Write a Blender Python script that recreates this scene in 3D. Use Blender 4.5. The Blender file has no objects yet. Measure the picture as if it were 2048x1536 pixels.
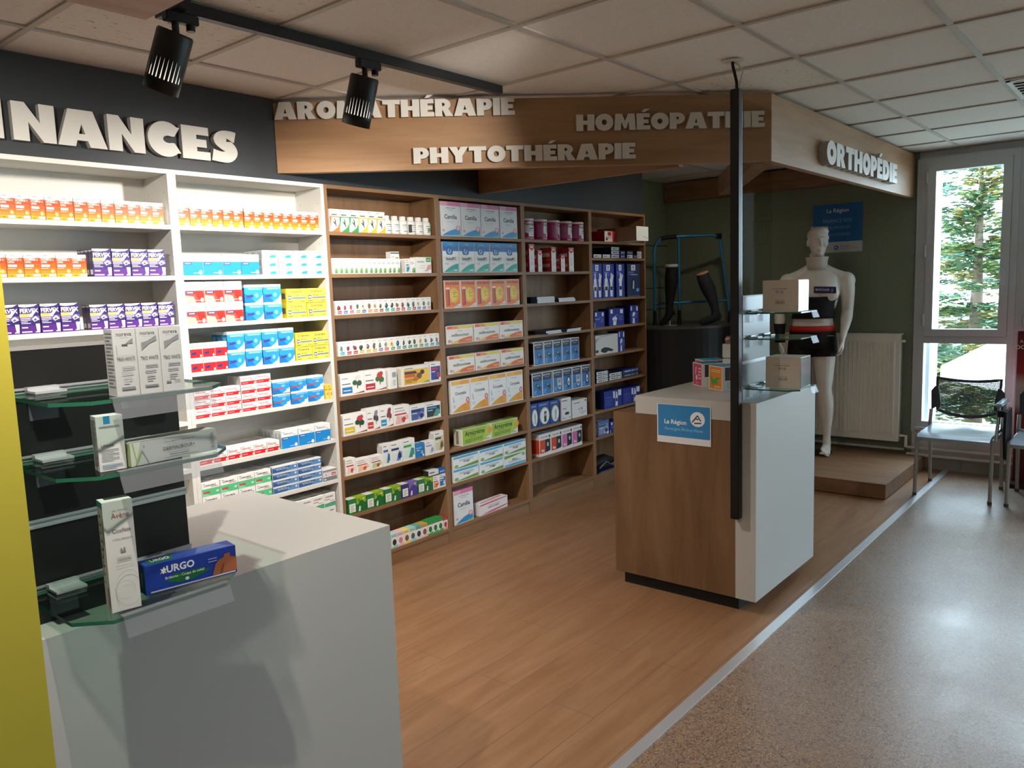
import bpy, bmesh, math, random
from mathutils import Vector, Matrix
rnd = random.Random(7)
C = bpy.context.scene.collection
S = bpy.context.scene
PI = math.pi
R = math.radians

# ------------------------------------------------------------------ camera, world, lights, exposure
cam = bpy.data.cameras.new('camera')
cam.sensor_fit = 'HORIZONTAL'; cam.sensor_width = 36.0
cam.lens = 1578.71 * 36.0 / 2048.0
cam.clip_start = 0.02; cam.clip_end = 200
co = bpy.data.objects.new('camera', cam); C.objects.link(co)
rows_ = ((0.63780, 0.11490, -0.76160), (-0.76940, 0.05110, -0.63670), (-0.03420, 0.99210, 0.12100))
mr = Matrix(rows_).normalized() if False else Matrix(rows_)
co.matrix_world = Matrix.Translation((0, 0, 1.57)) @ mr.to_quaternion().to_matrix().to_4x4()
S.camera = co
S.view_settings.view_transform = 'Standard'
S.view_settings.look = 'None'
S.view_settings.exposure = 0.0
S.view_settings.gamma = 1.0
S.view_settings.use_curve_mapping = False
try:
    S.cycles.use_denoising = True
    S.cycles.max_bounces = 10
    S.cycles.diffuse_bounces = 5
    S.cycles.glossy_bounces = 4
    S.cycles.transmission_bounces = 8
    S.cycles.transparent_max_bounces = 16
    S.cycles.sample_clamp_indirect = 4.0
    S.cycles.caustics_reflective = False
    S.cycles.caustics_refractive = False
except Exception:
    pass
W = bpy.data.worlds.new('sky'); S.world = W; W.use_nodes = True
bg = W.node_tree.nodes['Background']
bg.inputs[0].default_value = (0.68, 0.83, 1.0, 1); bg.inputs[1].default_value = 15.0

def light(name, kind, loc, energy, col, target=None, parent=None, **kw):
    l = bpy.data.lights.new(name, kind); l.energy = energy; l.color = col
    for k, v in kw.items(): setattr(l, k, v)
    o = bpy.data.objects.new(name, l); C.objects.link(o); o.location = loc
    if target is not None:
        d = Vector(target) - Vector(loc)
        o.rotation_euler = d.to_track_quat('-Z', 'Y').to_euler()
    if parent: o.parent = parent
    return o
WARM = (1.0, 0.86, 0.70); NEUT = (1.0, 0.93, 0.84)
# daylight enters through the windows of the right-hand wall (portal for the sky)
pt = light('window_portal', 'AREA', (7.10, -1.7, 1.4), 1.0, (1, 1, 1), target=(0, -1.7, 1.4), shape='RECTANGLE', size=6.6, size_y=2.1)
try: pt.data.cycles.is_portal = True
except Exception: pass
# spots without fixtures (same rail, bulkhead recess, niche, mid-air at fascia), then added fill
light('spot_counter', 'SPOT', (0.37, 1.01, 2.125), 70, NEUT, target=(0.80, 1.40, 0.95), spot_size=R(110), spot_blend=0.6, shadow_soft_size=0.011)
light('spot_white_shelf', 'SPOT', (0.62, 2.45, 2.27), 37, NEUT, target=(1.2, 3.4, 1.35), spot_size=R(110), spot_blend=0.6, shadow_soft_size=0.03)
light('spot_niche', 'SPOT', (5.55, 2.60, 2.43), 11, WARM, target=(5.9, 3.3, 1.2), spot_size=R(150), spot_blend=1.0, shadow_soft_size=0.03)
light('spot_fascia', 'SPOT', (2.0, 0.70, 2.24), 210, NEUT, target=(2.76, 2.93, 2.20), spot_size=R(30), spot_blend=1.0, shadow_soft_size=0.03)
light('fill_aisle', 'SPOT', (-0.4, -0.5, 2.42), 190, (1.0, 0.92, 0.82), target=(4.7, 1.45, 1.25), spot_size=R(38), spot_blend=0.9, shadow_soft_size=0.06)  # added fill aimed at the oak desk, its cubes and the mannequin
light('fill_rear_left', 'AREA', (-1.3, -0.5, 2.45), 18, (1.0, 0.90, 0.78), target=(-1.3, -0.5, 0), shape='RECTANGLE', size=1.2, size_y=1.2)  # added overhead fill behind the camera, not a known fixture
light('fill_middle', 'AREA', (2.7, -0.9, 2.46), 14, (1.0, 0.93, 0.85), target=(2.7, -0.9, 0), shape='RECTANGLE', size=1.1, size_y=0.5)  # added fill for the desk's left faces and the lino, not a known fixture

# ------------------------------------------------------------------ materials
MATS = {}
def lin(h):
    h = h.lstrip('#'); r = []
    for i in (0, 2, 4):
        c = int(h[i:i+2], 16) / 255.0
        r.append(c / 12.92 if c <= 0.04045 else ((c + 0.055) / 1.055) ** 2.4)
    return (r[0], r[1], r[2], 1.0)
def M(h, rough=0.5, metal=0.0, spec=0.4, key=None):
    k = key or (h, rough, metal, spec)
    if k in MATS: return MATS[k]
    m = bpy.data.materials.new('paint_' + h.lstrip('#')); m.use_nodes = True
    b = m.node_tree.nodes['Principled BSDF']
    b.inputs['Base Color'].default_value = lin(h); b.inputs['Roughness'].default_value = rough
    b.inputs['Metallic'].default_value = metal; b.inputs['Specular IOR Level'].default_value = spec
    MATS[k] = m; return m
def nodes(name, rough=0.5, spec=0.4):
    m = bpy.data.materials.new(name); m.use_nodes = True
    nt = m.node_tree; b = nt.nodes['Principled BSDF']
    b.inputs['Roughness'].default_value = rough; b.inputs['Specular IOR Level'].default_value = spec
    return m, nt, b
def N(nt, t, **kw):
    n = nt.nodes.new(t)
    for k, v in kw.items():
        if k.startswith('_'): setattr(n, k[1:], v)
        else: n.inputs[k].default_value = v
    return n
def ramp(nt, stops):
    r = nt.nodes.new('ShaderNodeValToRGB'); cr = r.color_ramp
    while len(cr.elements) > 1: cr.elements.remove(cr.elements[-1])
    for i, (p, c) in enumerate(stops):
        e = cr.elements[0] if i == 0 else cr.elements.new(p)
        e.position = p; e.color = lin(c)
    return r
def coords(nt, scale, rot=(0, 0, 0)):
    tc = nt.nodes.new('ShaderNodeTexCoord'); mp = nt.nodes.new('ShaderNodeMapping')
    mp.inputs['Scale'].default_value = scale; mp.inputs['Rotation'].default_value = rot
    nt.links.new(tc.outputs['Object'], mp.inputs['Vector']); return mp
def wood(name, c0, c1, c2, scale, rough=0.5, rot=(0, 0, 0)):
    m, nt, b = nodes(name, rough, 0.35)
    mp = coords(nt, scale, rot)
    n = N(nt, 'ShaderNodeTexNoise', Scale=1.6, Detail=7.0, Roughness=0.62, Distortion=0.5)
    r = ramp(nt, [(0.30, c0), (0.5, c1), (0.72, c2)])
    nt.links.new(mp.outputs[0], n.inputs['Vector']); nt.links.new(n.outputs['Fac'], r.inputs['Fac'])
    nt.links.new(r.outputs['Color'], b.inputs['Base Color']); return m
# oak: grain along Z for uprights, along X for boards
OAK = ('#7c5b3e', '#8e6b4b', '#9b7857')
oak_v = wood('oak_vertical_grain', *OAK, (9, 9, 1.0))
oak_h = wood('oak_horizontal_grain', *OAK, (1.0, 9, 9))
oak_y = wood('oak_crosswise_grain', *OAK, (9, 1.0, 9))
oak_desk = wood('oak_desk_panel', '#5e442d', '#6e5238', '#7a5d43', (6, 6, 0.9))
white_mel = M('#dcdad4', 0.45)
white_lam = M('#b6b5b0', 0.42)
charcoal = M('#35383c', 0.55)
green_wall = None
def speck(name, base, hi, lo, scale, rough, bump=0.0):
    m, nt, b = nodes(name, rough)
    mp = coords(nt, (scale, scale, scale))
    n = N(nt, 'ShaderNodeTexNoise', Scale=1.0, Detail=4.0, Roughness=0.6)
    r = ramp(nt, [(0.35, lo), (0.5, base), (0.68, hi)])
    nt.links.new(mp.outputs[0], n.inputs['Vector']); nt.links.new(n.outputs['Fac'], r.inputs['Fac'])
    nt.links.new(r.outputs['Color'], b.inputs['Base Color'])
    if bump:
        bp = N(nt, 'ShaderNodeBump', Strength=bump, Distance=0.002)
        nt.links.new(n.outputs['Fac'], bp.inputs['Height']); nt.links.new(bp.outputs[0], b.inputs['Normal'])
    return m
ceil_mat = speck('ceiling_tile_plain', '#ece8e2', '#f0ece6', '#e7e3dc', 90, 0.9)
def fissured():
    m, nt, b = nodes('ceiling_tile_fissured', 0.95)
    mp = coords(nt, (40, 75, 60))
    n = N(nt, 'ShaderNodeTexNoise', Scale=1.0, Detail=3.0, Roughness=0.5, Distortion=1.0)
    r = ramp(nt, [(0.30, '#9a948b'), (0.37, '#e9e4db'), (1.0, '#eeeae1')])
    nt.links.new(mp.outputs[0], n.inputs['Vector']); nt.links.new(n.outputs['Fac'], r.inputs['Fac'])
    nt.links.new(r.outputs['Color'], b.inputs['Base Color']); return m
fiss_mat = fissured()
def planks():
    m, nt, b = nodes('oak_plank_floor', 0.42, 0.4)
    tc = nt.nodes.new('ShaderNodeTexCoord')
    br = nt.nodes.new('ShaderNodeTexBrick')
    br.inputs['Scale'].default_value = 1.0; br.inputs['Mortar Size'].default_value = 0.0018
    br.inputs['Brick Width'].default_value = 1.38; br.inputs['Row Height'].default_value = 0.193
    br.inputs['Color1'].default_value = (0.47, 0.47, 0.47, 1); br.inputs['Color2'].default_value = (0.56, 0.56, 0.56, 1)
    br.inputs['Mortar'].default_value = (0.0, 0.0, 0.0, 1); br.offset = 0.37
    nt.links.new(tc.outputs['Object'], br.inputs['Vector'])
    mp = coords(nt, (1.1, 9, 1))
    n = N(nt, 'ShaderNodeTexNoise', Scale=1.5, Detail=8.0, Roughness=0.65, Distortion=0.6)
    nt.links.new(mp.outputs[0], n.inputs['Vector'])
    mx = nt.nodes.new('ShaderNodeMix'); mx.data_type = 'FLOAT'; mx.inputs[0].default_value = 0.35
    nt.links.new(n.outputs['Fac'], mx.inputs[2]); nt.links.new(br.outputs['Color'], mx.inputs[3])
    r = ramp(nt, [(0.28, '#69492f'), (0.45, '#866042'), (0.58, '#946e4f'), (0.75, '#a17c5b')])
    nt.links.new(mx.outputs[0], r.inputs['Fac'])
    m2 = nt.nodes.new('ShaderNodeMix'); m2.data_type = 'RGBA'
    nt.links.new(br.outputs['Fac'], m2.inputs[0]); nt.links.new(r.outputs['Color'], m2.inputs[6]); m2.inputs[7].default_value = lin('#6d543f')
    nt.links.new(m2.outputs[2], b.inputs['Base Color'])
    return m
floor_wood = planks()
def lino():
    m, nt, b = nodes('marbled_linoleum', 0.3, 1.0)
    mp = coords(nt, (48, 48, 48))
    n = N(nt, 'ShaderNodeTexNoise', Scale=1.0, Detail=2.0, Roughness=0.5, Distortion=3.0)
    nt.links.new(mp.outputs[0], n.inputs['Vector'])
    r = ramp(nt, [(0.34, '#51423a'), (0.43, '#705a4c'), (0.50, '#775f50'), (0.54, '#987657'), (0.58, '#aa8f70'), (0.63, '#6b5548')])
    nt.links.new(n.outputs['Fac'], r.inputs['Fac'])
    nt.links.new(r.outputs['Color'], b.inputs['Base Color'])
    mp2 = coords(nt, (1.3, 1.3, 1.3))
    n2 = N(nt, 'ShaderNodeTexNoise', Scale=1.5, Detail=5.0, Roughness=0.65)
    nt.links.new(mp2.outputs[0], n2.inputs['Vector'])
    mr_ = nt.nodes.new('ShaderNodeMapRange'); mr_.inputs[1].default_value = 0.3; mr_.inputs[2].default_value = 0.7
    mr_.inputs[3].default_value = 0.30; mr_.inputs[4].default_value = 0.46
    nt.links.new(n2.outputs['Fac'], mr_.inputs[0]); nt.links.new(mr_.outputs[0], b.inputs['Roughness'])
    return m
floor_lino = lino()
def blockwall():
    m, nt, b = nodes('green_painted_blocks', 0.75)
    tc = nt.nodes.new('ShaderNodeTexCoord')
    n = N(nt, 'ShaderNodeTexNoise', Scale=120.0, Detail=3.0)
    nt.links.new(tc.outputs['Object'], n.inputs['Vector'])
    r = ramp(nt, [(0.3, '#79836f'), (0.7, '#848d79')])
    nt.links.new(n.outputs['Fac'], r.inputs['Fac']); nt.links.new(r.outputs['Color'], b.inputs['Base Color'])
    bp = N(nt, 'ShaderNodeBump', Strength=0.15, Distance=0.002)
    nt.links.new(n.outputs['Fac'], bp.inputs['Height']); nt.links.new(bp.outputs[0], b.inputs['Normal'])
    return m
green_wall = blockwall()
def glass(name, col, gloss=0.12, rough=0.02):
    m = bpy.data.materials.new(name); m.use_nodes = True; nt = m.node_tree
    for n in list(nt.nodes):
        if n.type != 'OUTPUT_MATERIAL': nt.nodes.remove(n)
    out = [n for n in nt.nodes if n.type == 'OUTPUT_MATERIAL'][0]
    t = nt.nodes.new('ShaderNodeBsdfTransparent'); t.inputs[0].default_value = lin(col)
    g = nt.nodes.new('ShaderNodeBsdfGlossy'); g.inputs['Roughness'].default_value = rough
    f = nt.nodes.new('ShaderNodeLayerWeight'); f.inputs[0].default_value = 0.5
    pw = N(nt, 'ShaderNodeMath', _operation='POWER'); pw.inputs[1].default_value = 4.0
    mm = N(nt, 'ShaderNodeMath', _operation='MULTIPLY_ADD'); mm.inputs[1].default_value = gloss * 4; mm.inputs[2].default_value = gloss * 0.5
    mx = nt.nodes.new('ShaderNodeMixShader')
    nt.links.new(f.outputs['Facing'], pw.inputs[0]); nt.links.new(pw.outputs[0], mm.inputs[0]); nt.links.new(mm.outputs[0], mx.inputs[0])
    nt.links.new(t.outputs[0], mx.inputs[1]); nt.links.new(g.outputs[0], mx.inputs[2])
    nt.links.new(mx.outputs[0], out.inputs[0]); return m
pane_glass = glass('window_glass', '#f6faf8', 0.08)
plexi = glass('clear_acrylic', '#f6f8f6', 0.001)
shelf_glass = glass('shelf_glass', '#e9f3ee', 0.10)
clip_plastic = glass('clear_price_strip', '#eceef0', 0.06, 0.3)
def cloudy(m, col, f):
    nt = m.node_tree; out = [n for n in nt.nodes if n.type == 'OUTPUT_MATERIAL'][0]; src = out.inputs[0].links[0].from_socket
    d = nt.nodes.new('ShaderNodeBsdfDiffuse'); d.inputs[0].default_value = lin(col); x = nt.nodes.new('ShaderNodeMixShader'); x.inputs[0].default_value = f
    nt.links.new(src, x.inputs[1]); nt.links.new(d.outputs[0], x.inputs[2]); nt.links.new(x.outputs[0], out.inputs[0])
cloudy(clip_plastic, '#c5c8cc', 0.10)
glass_edge = M('#2c6a50', 0.15, 0.0, 0.6)
alu = M('#b3b5b7', 0.38, 0.45)
chrome = M('#c9cbcd', 0.25, 0.4)
black_metal = M('#0c0c0d', 0.45)
black_soft = M('#111113', 0.7)
win_frame_mat = M('#c4c9cd', 0.45)
def emis(name, col, s):
    m = bpy.data.materials.new(name); m.use_nodes = True; b = m.node_tree.nodes['Principled BSDF']
    b.inputs['Base Color'].default_value = lin(col); b.inputs['Emission Color'].default_value = lin(col)
    b.inputs['Emission Strength'].default_value = s; return m
lamp_glow = emis('lamp_reflector', '#fff4e4', 1.1)

# ------------------------------------------------------------------ geometry helpers
class MB:
    def __init__(s): s.v = []; s.f = []; s.m = []; s.mats = []; s.sm = []
    def mi(s, mat):
        if mat not in s.mats: s.mats.append(mat)
        return s.mats.index(mat)
    def add(s, vs, fs, mat, smooth=False):
        o = len(s.v); s.v += [tuple(v) for v in vs]; k = s.mi(mat)
        for f in fs: s.f.append(tuple(i + o for i in f)); s.m.append(k); s.sm.append(smooth)
        return s
    def box(s, x0, x1, y0, y1, z0, z1, mat, mats=None):
        vs = [(x0,y0,z0),(x1,y0,z0),(x1,y1,z0),(x0,y1,z0),(x0,y0,z1),(x1,y0,z1),(x1,y1,z1),(x0,y1,z1)]
        fs = [(0,3,2,1),(4,5,6,7),(0,1,5,4),(1,2,6,5),(2,3,7,6),(3,0,4,7)]  # bottom top front(-y) right back left
        for i, f in enumerate(fs):
            s.add([vs[j] for j in f], [(0,1,2,3)], (mats or {}).get(i, mat))
        return s
    def obox(s, c, size, rot, mat):
        m = MB().box(-size[0]/2, size[0]/2, -size[1]/2, size[1]/2, -size[2]/2, size[2]/2, mat)
        q = rot if isinstance(rot, Matrix) else Matrix.Rotation(rot, 3, 'Z')
        return s.add([q @ Vector(v) + Vector(c) for v in m.v], m.f, mat)
    def prism(s, pts, a0, a1, mat, axis='z', cap=True):
        # extrude polygon pts (2D) between a0,a1 along axis
        def P(p, a): return {'z': (p[0], p[1], a), 'y': (p[0], a, p[1]), 'x': (a, p[0], p[1])}[axis]
        n = len(pts)
        vs = [P(p, a0) for p in pts] + [P(p, a1) for p in pts]
        fs = [(i, (i+1) % n, n + (i+1) % n, n + i) for i in range(n)]
        if cap: fs += [tuple(range(n))[::-1], tuple(range(n, 2*n))]
        return s.add(vs, fs, mat)
    def tube(s, pts, r, mat, n=10, cap=True, smooth=True, flat=None):
        pts = [Vector(p) for p in pts]; k = len(pts)
        rs = r if isinstance(r, (list, tuple)) else [r] * k
        rings = []; up = None
        for i in range(k):
            d = (pts[min(i+1, k-1)] - pts[max(i-1, 0)]).normalized()
            if up is None:
                up = Vector((0,0,1)) if abs(d.z) < 0.9 else Vector((1,0,0))
            a = d.cross(up)
            if a.length < 1e-6: a = d.cross(Vector((0,1,0)))
            a.normalize(); b = a.cross(d).normalized(); up = b
            fb = 1.0 if flat is None else flat
            rings.append([pts[i] + a*math.cos(2*PI*j/n)*rs[i] + b*math.sin(2*PI*j/n)*rs[i]*fb for j in range(n)])
        vs = [v for rg in rings for v in rg]
        fs = [(i*n+j, i*n+(j+1) % n, (i+1)*n+(j+1) % n, (i+1)*n+j) for i in range(k-1) for j in range(n)]
        s.add(vs, fs, mat, smooth)
        if cap: s.add(rings[0], [tuple(range(n))[::-1]], mat); s.add(rings[-1], [tuple(range(n))], mat)
        return s
    def lathe(s, prof, mat, n=20, c=(0,0,0), smooth=True, sx=1, sy=1):
        rg = [[(c[0] + r*sx*math.cos(2*PI*j/n), c[1] + r*sy*math.sin(2*PI*j/n), c[2] + z) for j in range(n)] for r, z in prof]
        vs = [v for q in rg for v in q]
        fs = [(i*n+j, i*n+(j+1) % n, (i+1)*n+(j+1) % n, (i+1)*n+j) for i in range(len(prof)-1) for j in range(n)]
        s.add(vs, fs, mat, smooth)
        s.add(rg[0], [tuple(range(n))[::-1]], mat); s.add(rg[-1], [tuple(range(n))], mat)
        return s
    def mesh(s, name):
        me = bpy.data.meshes.new(name); me.from_pydata(s.v, [], s.f)
        for m in s.mats: me.materials.append(m)
        me.polygons.foreach_set('material_index', s.m); me.polygons.foreach_set('use_smooth', s.sm)
        me.update(); return me
    def build(s, name, parent=None, loc=(0,0,0), rotz=0.0, bevel=0.0):
        o = bpy.data.objects.new(name, s.mesh(name)); C.objects.link(o)
        o.location = loc; o.rotation_euler = (0, 0, rotz)
        if parent: o.parent = parent
        if bevel:
            bm = bmesh.new(); bm.from_mesh(o.data); bmesh.ops.remove_doubles(bm, verts=bm.verts, dist=1e-5)
            bmesh.ops.bevel(bm, geom=[e for e in bm.edges if len(e.link_faces) == 2 and e.calc_face_angle(0) > 0.5], offset=bevel, segments=2, affect='EDGES', clamp_overlap=True)
            bm.to_mesh(o.data); bm.free()
        return o
def tag(o, label, cat, group=None, kind=None):
    o['label'] = label; o['category'] = cat
    if group: o['group'] = group
    if kind: o['kind'] = kind
    return o
def thing(name, label, cat, loc=(0,0,0), rotz=0.0, group=None):
    o = bpy.data.objects.new(name, None); C.objects.link(o); o.empty_display_size = 0.1
    o.location = loc; o.rotation_euler = (0, 0, rotz); return tag(o, label, cat, group)
def struct(o): o['kind'] = 'structure'; return o

TXT = {}
MINB = [0.018]   # heavier lettering for the small print on the shelf goods
def text_mesh(s_, bold=0.0):
    k = (s_, bold)
    if k in TXT: return TXT[k]
    cu = bpy.data.curves.new('lettering', 'FONT'); cu.body = s_; cu.resolution_u = 2; cu.offset = bold; cu.size = 1.0
    o = bpy.data.objects.new('lettering', cu); C.objects.link(o)
    bpy.context.view_layer.update()
    me = bpy.data.meshes.new_from_object(o.evaluated_get(bpy.context.evaluated_depsgraph_get()))
    vs = [tuple(v.co) for v in me.vertices]; fs = [tuple(p.vertices) for p in me.polygons]
    fs = [f if sum((vs[f[i]][0]*vs[f[(i+1) % len(f)]][1] - vs[f[(i+1) % len(f)]][0]*vs[f[i]][1]) for i in range(len(f))) > 0 else f[::-1] for f in fs]
    bpy.data.objects.remove(o); bpy.data.curves.remove(cu); bpy.data.meshes.remove(me)
    xs = [v[0] for v in vs]; ys = [v[1] for v in vs]
    x0, x1 = min(xs), max(xs); y0, y1 = min(ys), max(ys)
    TXT[k] = ([((v[0]-x0)/(x1-x0), (v[1]-y0)/(y1-y0)) for v in vs], fs, (x1-x0)/(y1-y0))
    return TXT[k]
def decal(mb, art, w, h, put, step=0.00012):
    """art items in fractions of the face; put(u,v,layer) -> 3D point"""
    lay = 0
    for a in art:
        lay += 1; k = a[0]; col = a[-1]; mat = M(col, 0.45) if isinstance(col, str) else col
        if k == 'r': pts = [(a[1],a[2]),(a[3],a[2]),(a[3],a[4]),(a[1],a[4])]
        elif k == 'p': pts = a[1]
        elif k == 'e':
            n = a[5] if len(a) > 6 else 14
            pts = [(a[1] + a[3]*math.cos(2*PI*i/n), a[2] + a[4]*math.sin(2*PI*i/n)) for i in range(n)]
        elif k == 'l':   # grey lines standing for print too small to read: x0,x1,ytop,n,pitch
            hgt = a[5]*0.4
            for i in range(a[4]):
                x1 = a[1] + (a[2]-a[1])*(1.0 if i % 3 != 2 else 0.7); y = a[3] - i*a[5]
                mb.add([put(u*w, v*h, lay*step) for u, v in ((a[1],y-hgt),(x1,y-hgt),(x1,y),(a[1],y))], [(0,1,2,3)], mat)
            continue
        elif k == 't':   # text, cx, y, height(frac of h), maxw, bold, colour  (cx centre)
            vs, fs, asp = text_mesh(a[1], max(a[6], MINB[0]))
            th = a[4]; tw = th*h*asp/w
            if a[5] and tw > a[5]: tw = a[5]
            mb.add([put((a[2]-tw/2 + tw*u)*w, (a[3] + th*v)*h, lay*step) for u, v in vs], fs, mat); continue
        elif k == 'tv':  # vertical text reading upwards: text, x, y0, y1, width frac, bold
            vs, fs, asp = text_mesh(a[1], a[6])
            mb.add([put((a[2] + a[5]*(1-v))*w, (a[3] + (a[4]-a[3])*u)*h, lay*step) for u, v in vs], fs, mat); continue
        ar = sum(pts[i][0]*pts[(i+1) % len(pts)][1] - pts[(i+1) % len(pts)][0]*pts[i][1] for i in range(len(pts)))
        if ar < 0: pts = pts[::-1]
        mb.add([put(u*w, v*h, lay*step) for u, v in pts], [tuple(range(len(pts)))], mat)
def carton(w, h, d, base, front=(), left=(), top=(), right=(), sides=None, topcol=None):
    """box on z=0, front face at y=-d/2 looking to -Y, centred in x"""
    bm_ = M(base, 0.5); mb = MB()
    ms = {}
    if topcol: ms[1] = M(topcol, 0.5)
    if sides: ms[3] = ms[5] = M(sides, 0.5)
    mb.box(-w/2, w/2, -d/2, d/2, 0, h, bm_, ms)
    decal(mb, front, w, h, lambda u, v, l: (-w/2 + u, -d/2 - 0.0001 - l, v))
    decal(mb, left, d, h, lambda u, v, l: (-w/2 - 0.0001 - l, d/2 - u, v))
    decal(mb, right, d, h, lambda u, v, l: (w/2 + 0.0001 + l, -d/2 + u, v))
    decal(mb, top, w, d, lambda u, v, l: (-w/2 + u, -d/2 + v, h + 0.0001 + l))
    return mb

# ------------------------------------------------------------------ the room
HC = 2.514; XW = 6.96; YS = 3.378
struct(MB().box(-3, 7.0, 1.335, 3.9, -0.1, 0.0, floor_wood).build('floor'))
struct(MB().box(-3, 7.0, -5.2, 1.292, -0.1, 0.0, floor_lino).build('floor'))
struct(MB().box(-3, 6.96, 1.292, 1.335, -0.1, 0.003, M('#eaeef3', 0.33, 0.8)).build('trim_1'))
# ceiling: tiles above a T-bar grid
GX = [1.148 + 0.6*k for k in range(-7, 11)]; GY = [3.85, 3.073, 1.883, 1.292, 0.704, -0.49, -1.08, -1.67, -2.86, -3.45, -4.04, -5.2]
mb = MB()
for j in range(len(GY)-1):
    for i in range(len(GX)-1):
        fiss = (j == 1 and i == 7) or (j == 2 and i == 11)
        mb.add([(GX[i],GY[j+1],HC+0.004),(GX[i],GY[j],HC+0.004),(GX[i+1],GY[j],HC+0.004),(GX[i+1],GY[j+1],HC+0.004)], [(0,1,2,3)], fiss_mat if fiss else ceil_mat)
mb.box(-3.1, 7.1, -5.3, 4.0, HC+0.02, HC+0.12, ceil_mat)
struct(mb.build('ceiling'))
mb = MB(); tbar = M('#bdb8af', 0.6)
for y in GY: mb.box(-3, XW, y-0.012, y+0.012, HC-0.003, HC+0.004, tbar)
for x in GX: mb.box(x-0.012, x+0.012, -5.2, 3.8, HC-0.0035, HC+0.004, tbar)
struct(mb.build('trim_2'))
# walls
mb = MB(); mb.box(-3, XW+0.14, 3.80, 3.95, 0, HC, green_wall)
dk = M('#363d32', 0.8)
struct(mb.build('wall_back'))
mb = MB()   # masonry joints of the block wall beside the shelves
for z in (1.32, 1.52, 1.72, 1.92):
    mb.box(5.85, 6.955, 3.796, 3.80, z-0.004, z+0.004, dk)
struct(mb.build('trim_3'))
mb = MB()   # right-hand wall: green up to the windows, then spandrel below and head above
mb.box(XW, XW+0.14, 1.575, 3.95, 0, HC, green_wall)
sp = M('#c9c6bf', 0.6)
mb.box(XW, XW+0.14, -5.2, 1.575, 0, 0.34, sp)
mb.box(XW+0.02, XW+0.14, -5.2, 1.575, 2.44, HC, win_frame_mat)
struct(mb.build('wall_right'))
struct(MB().box(-3.1, -3.0, -5.2, 3.95, 0, HC, M('#b7b0a4', 0.7)).build('wall_left'))
struct(MB().box(-3.1, XW+0.14, -5.3, -5.2, 0, HC, M('#b7b0a4', 0.7)).build('wall_front'))
struct(MB().box(XW-0.012, XW, -5.2, 1.575, 0, 0.09, M('#a9a69e', 0.6)).build('baseboard_right'))
# flat closed vents on the green wall, same paint
for k, (y0, y1, z0, z1) in enumerate(((3.04, 2.75, 2.078, 2.142), (3.03, 2.80, 1.880, 2.050))):
    struct(MB().box(XW-0.012, XW, y1, y0, z0, z1, green_wall).build('trim_%d' % (4+k)))

# windows
def window(n, y1, y0):
    fm = win_frame_mat; x0 = XW-0.03; x1 = XW+0.06
    mb = MB()
    z0, z1 = 0.34, 2.46
    mb.box(x0, x1, y1-0.045, y1, z0, z1, fm); mb.box(x0, x1, y0, y0+0.045, z0, z1, fm)
    a, b = y0+0.045, y1-0.045
    mb.box(x0, x1, a, b, z1-0.05, z1, fm); mb.box(x0, x1, a, b, z0, z0+0.05, fm); mb.box(x0, x1, a, b, 1.02, 1.075, fm)
    mb.box(x0-0.03, x0-0.0005, y0, y1, z0-0.02, z0+0.004, fm)
    o = struct(mb.build('window_%d' % n))
    mb = MB(); a, b = y0+0.047, y1-0.047   # opening sash
    xs = XW-0.05
    mb.box(xs, XW+0.03, b-0.058, b, 1.078, 2.408, fm); mb.box(xs, XW+0.03, a, a+0.058, 1.078, 2.408, fm)
    mb.box(xs, XW+0.03, a+0.058, b-0.058, 2.350, 2.408, fm); mb.box(xs, XW+0.03, a+0.058, b-0.058, 1.078, 1.132, fm)
    sash = mb.build('sash', o)
    MB().box(XW, XW+0.012, a+0.058, b-0.058, 1.132, 2.350, pane_glass).build('pane', sash)
    MB().box(XW, XW+0.012, a, b, z0+0.05, 1.02, pane_glass).build('pane', o)
    mb = MB(); mb.box(xs-0.012, xs, a+0.014, a+0.044, 1.47, 1.60, M('#c8cacc', 0.3)); mb.box(xs-0.045, xs-0.012, a+0.02, a+0.038, 1.57, 1.59, chrome)
    mb.box(xs-0.05, xs-0.035, a+0.018, a+0.040, 1.46, 1.59, M('#d6d8da', 0.3)); mb.build('window_handle', sash, bevel=0.003)
    for z in (1.16, 1.70, 2.26):
        MB().tube([(xs-0.008, b+0.006, z), (xs-0.008, b+0.006, z+0.09)], 0.009, M('#c3c6c9', 0.3)).build('hinge', sash)
    return o
k = 1; y = 1.545
while y > -4.6:
    window(k, y, y-0.655); k += 1; y -= 0.68
mb = MB()
y = 1.545
while y > -4.6:
    mb.box(XW-0.022, XW+0.14, y-0.6795, y-0.6555, 0.345, 2.455, win_frame_mat); y -= 0.68
mb.box(XW-0.022, XW+0.14, 1.5455, 1.578, 0.30, 2.455, win_frame_mat); mb.box(XW, XW+0.14, -5.2, y, 0.34, 2.46, sp)
struct(mb.build('trim_6'))
struct(MB().box(XW+0.14, XW+0.42, 1.49, 1.60, 0.0, 2.9, M('#dfe6ea', 0.7)).build('trim_7'))   # outer reveal

# charcoal fascia board above the shelving
struct(MB().box(-3, 5.83, 3.40, 3.79, 2.131, HC, charcoal).build('wall_charcoal'))

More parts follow.
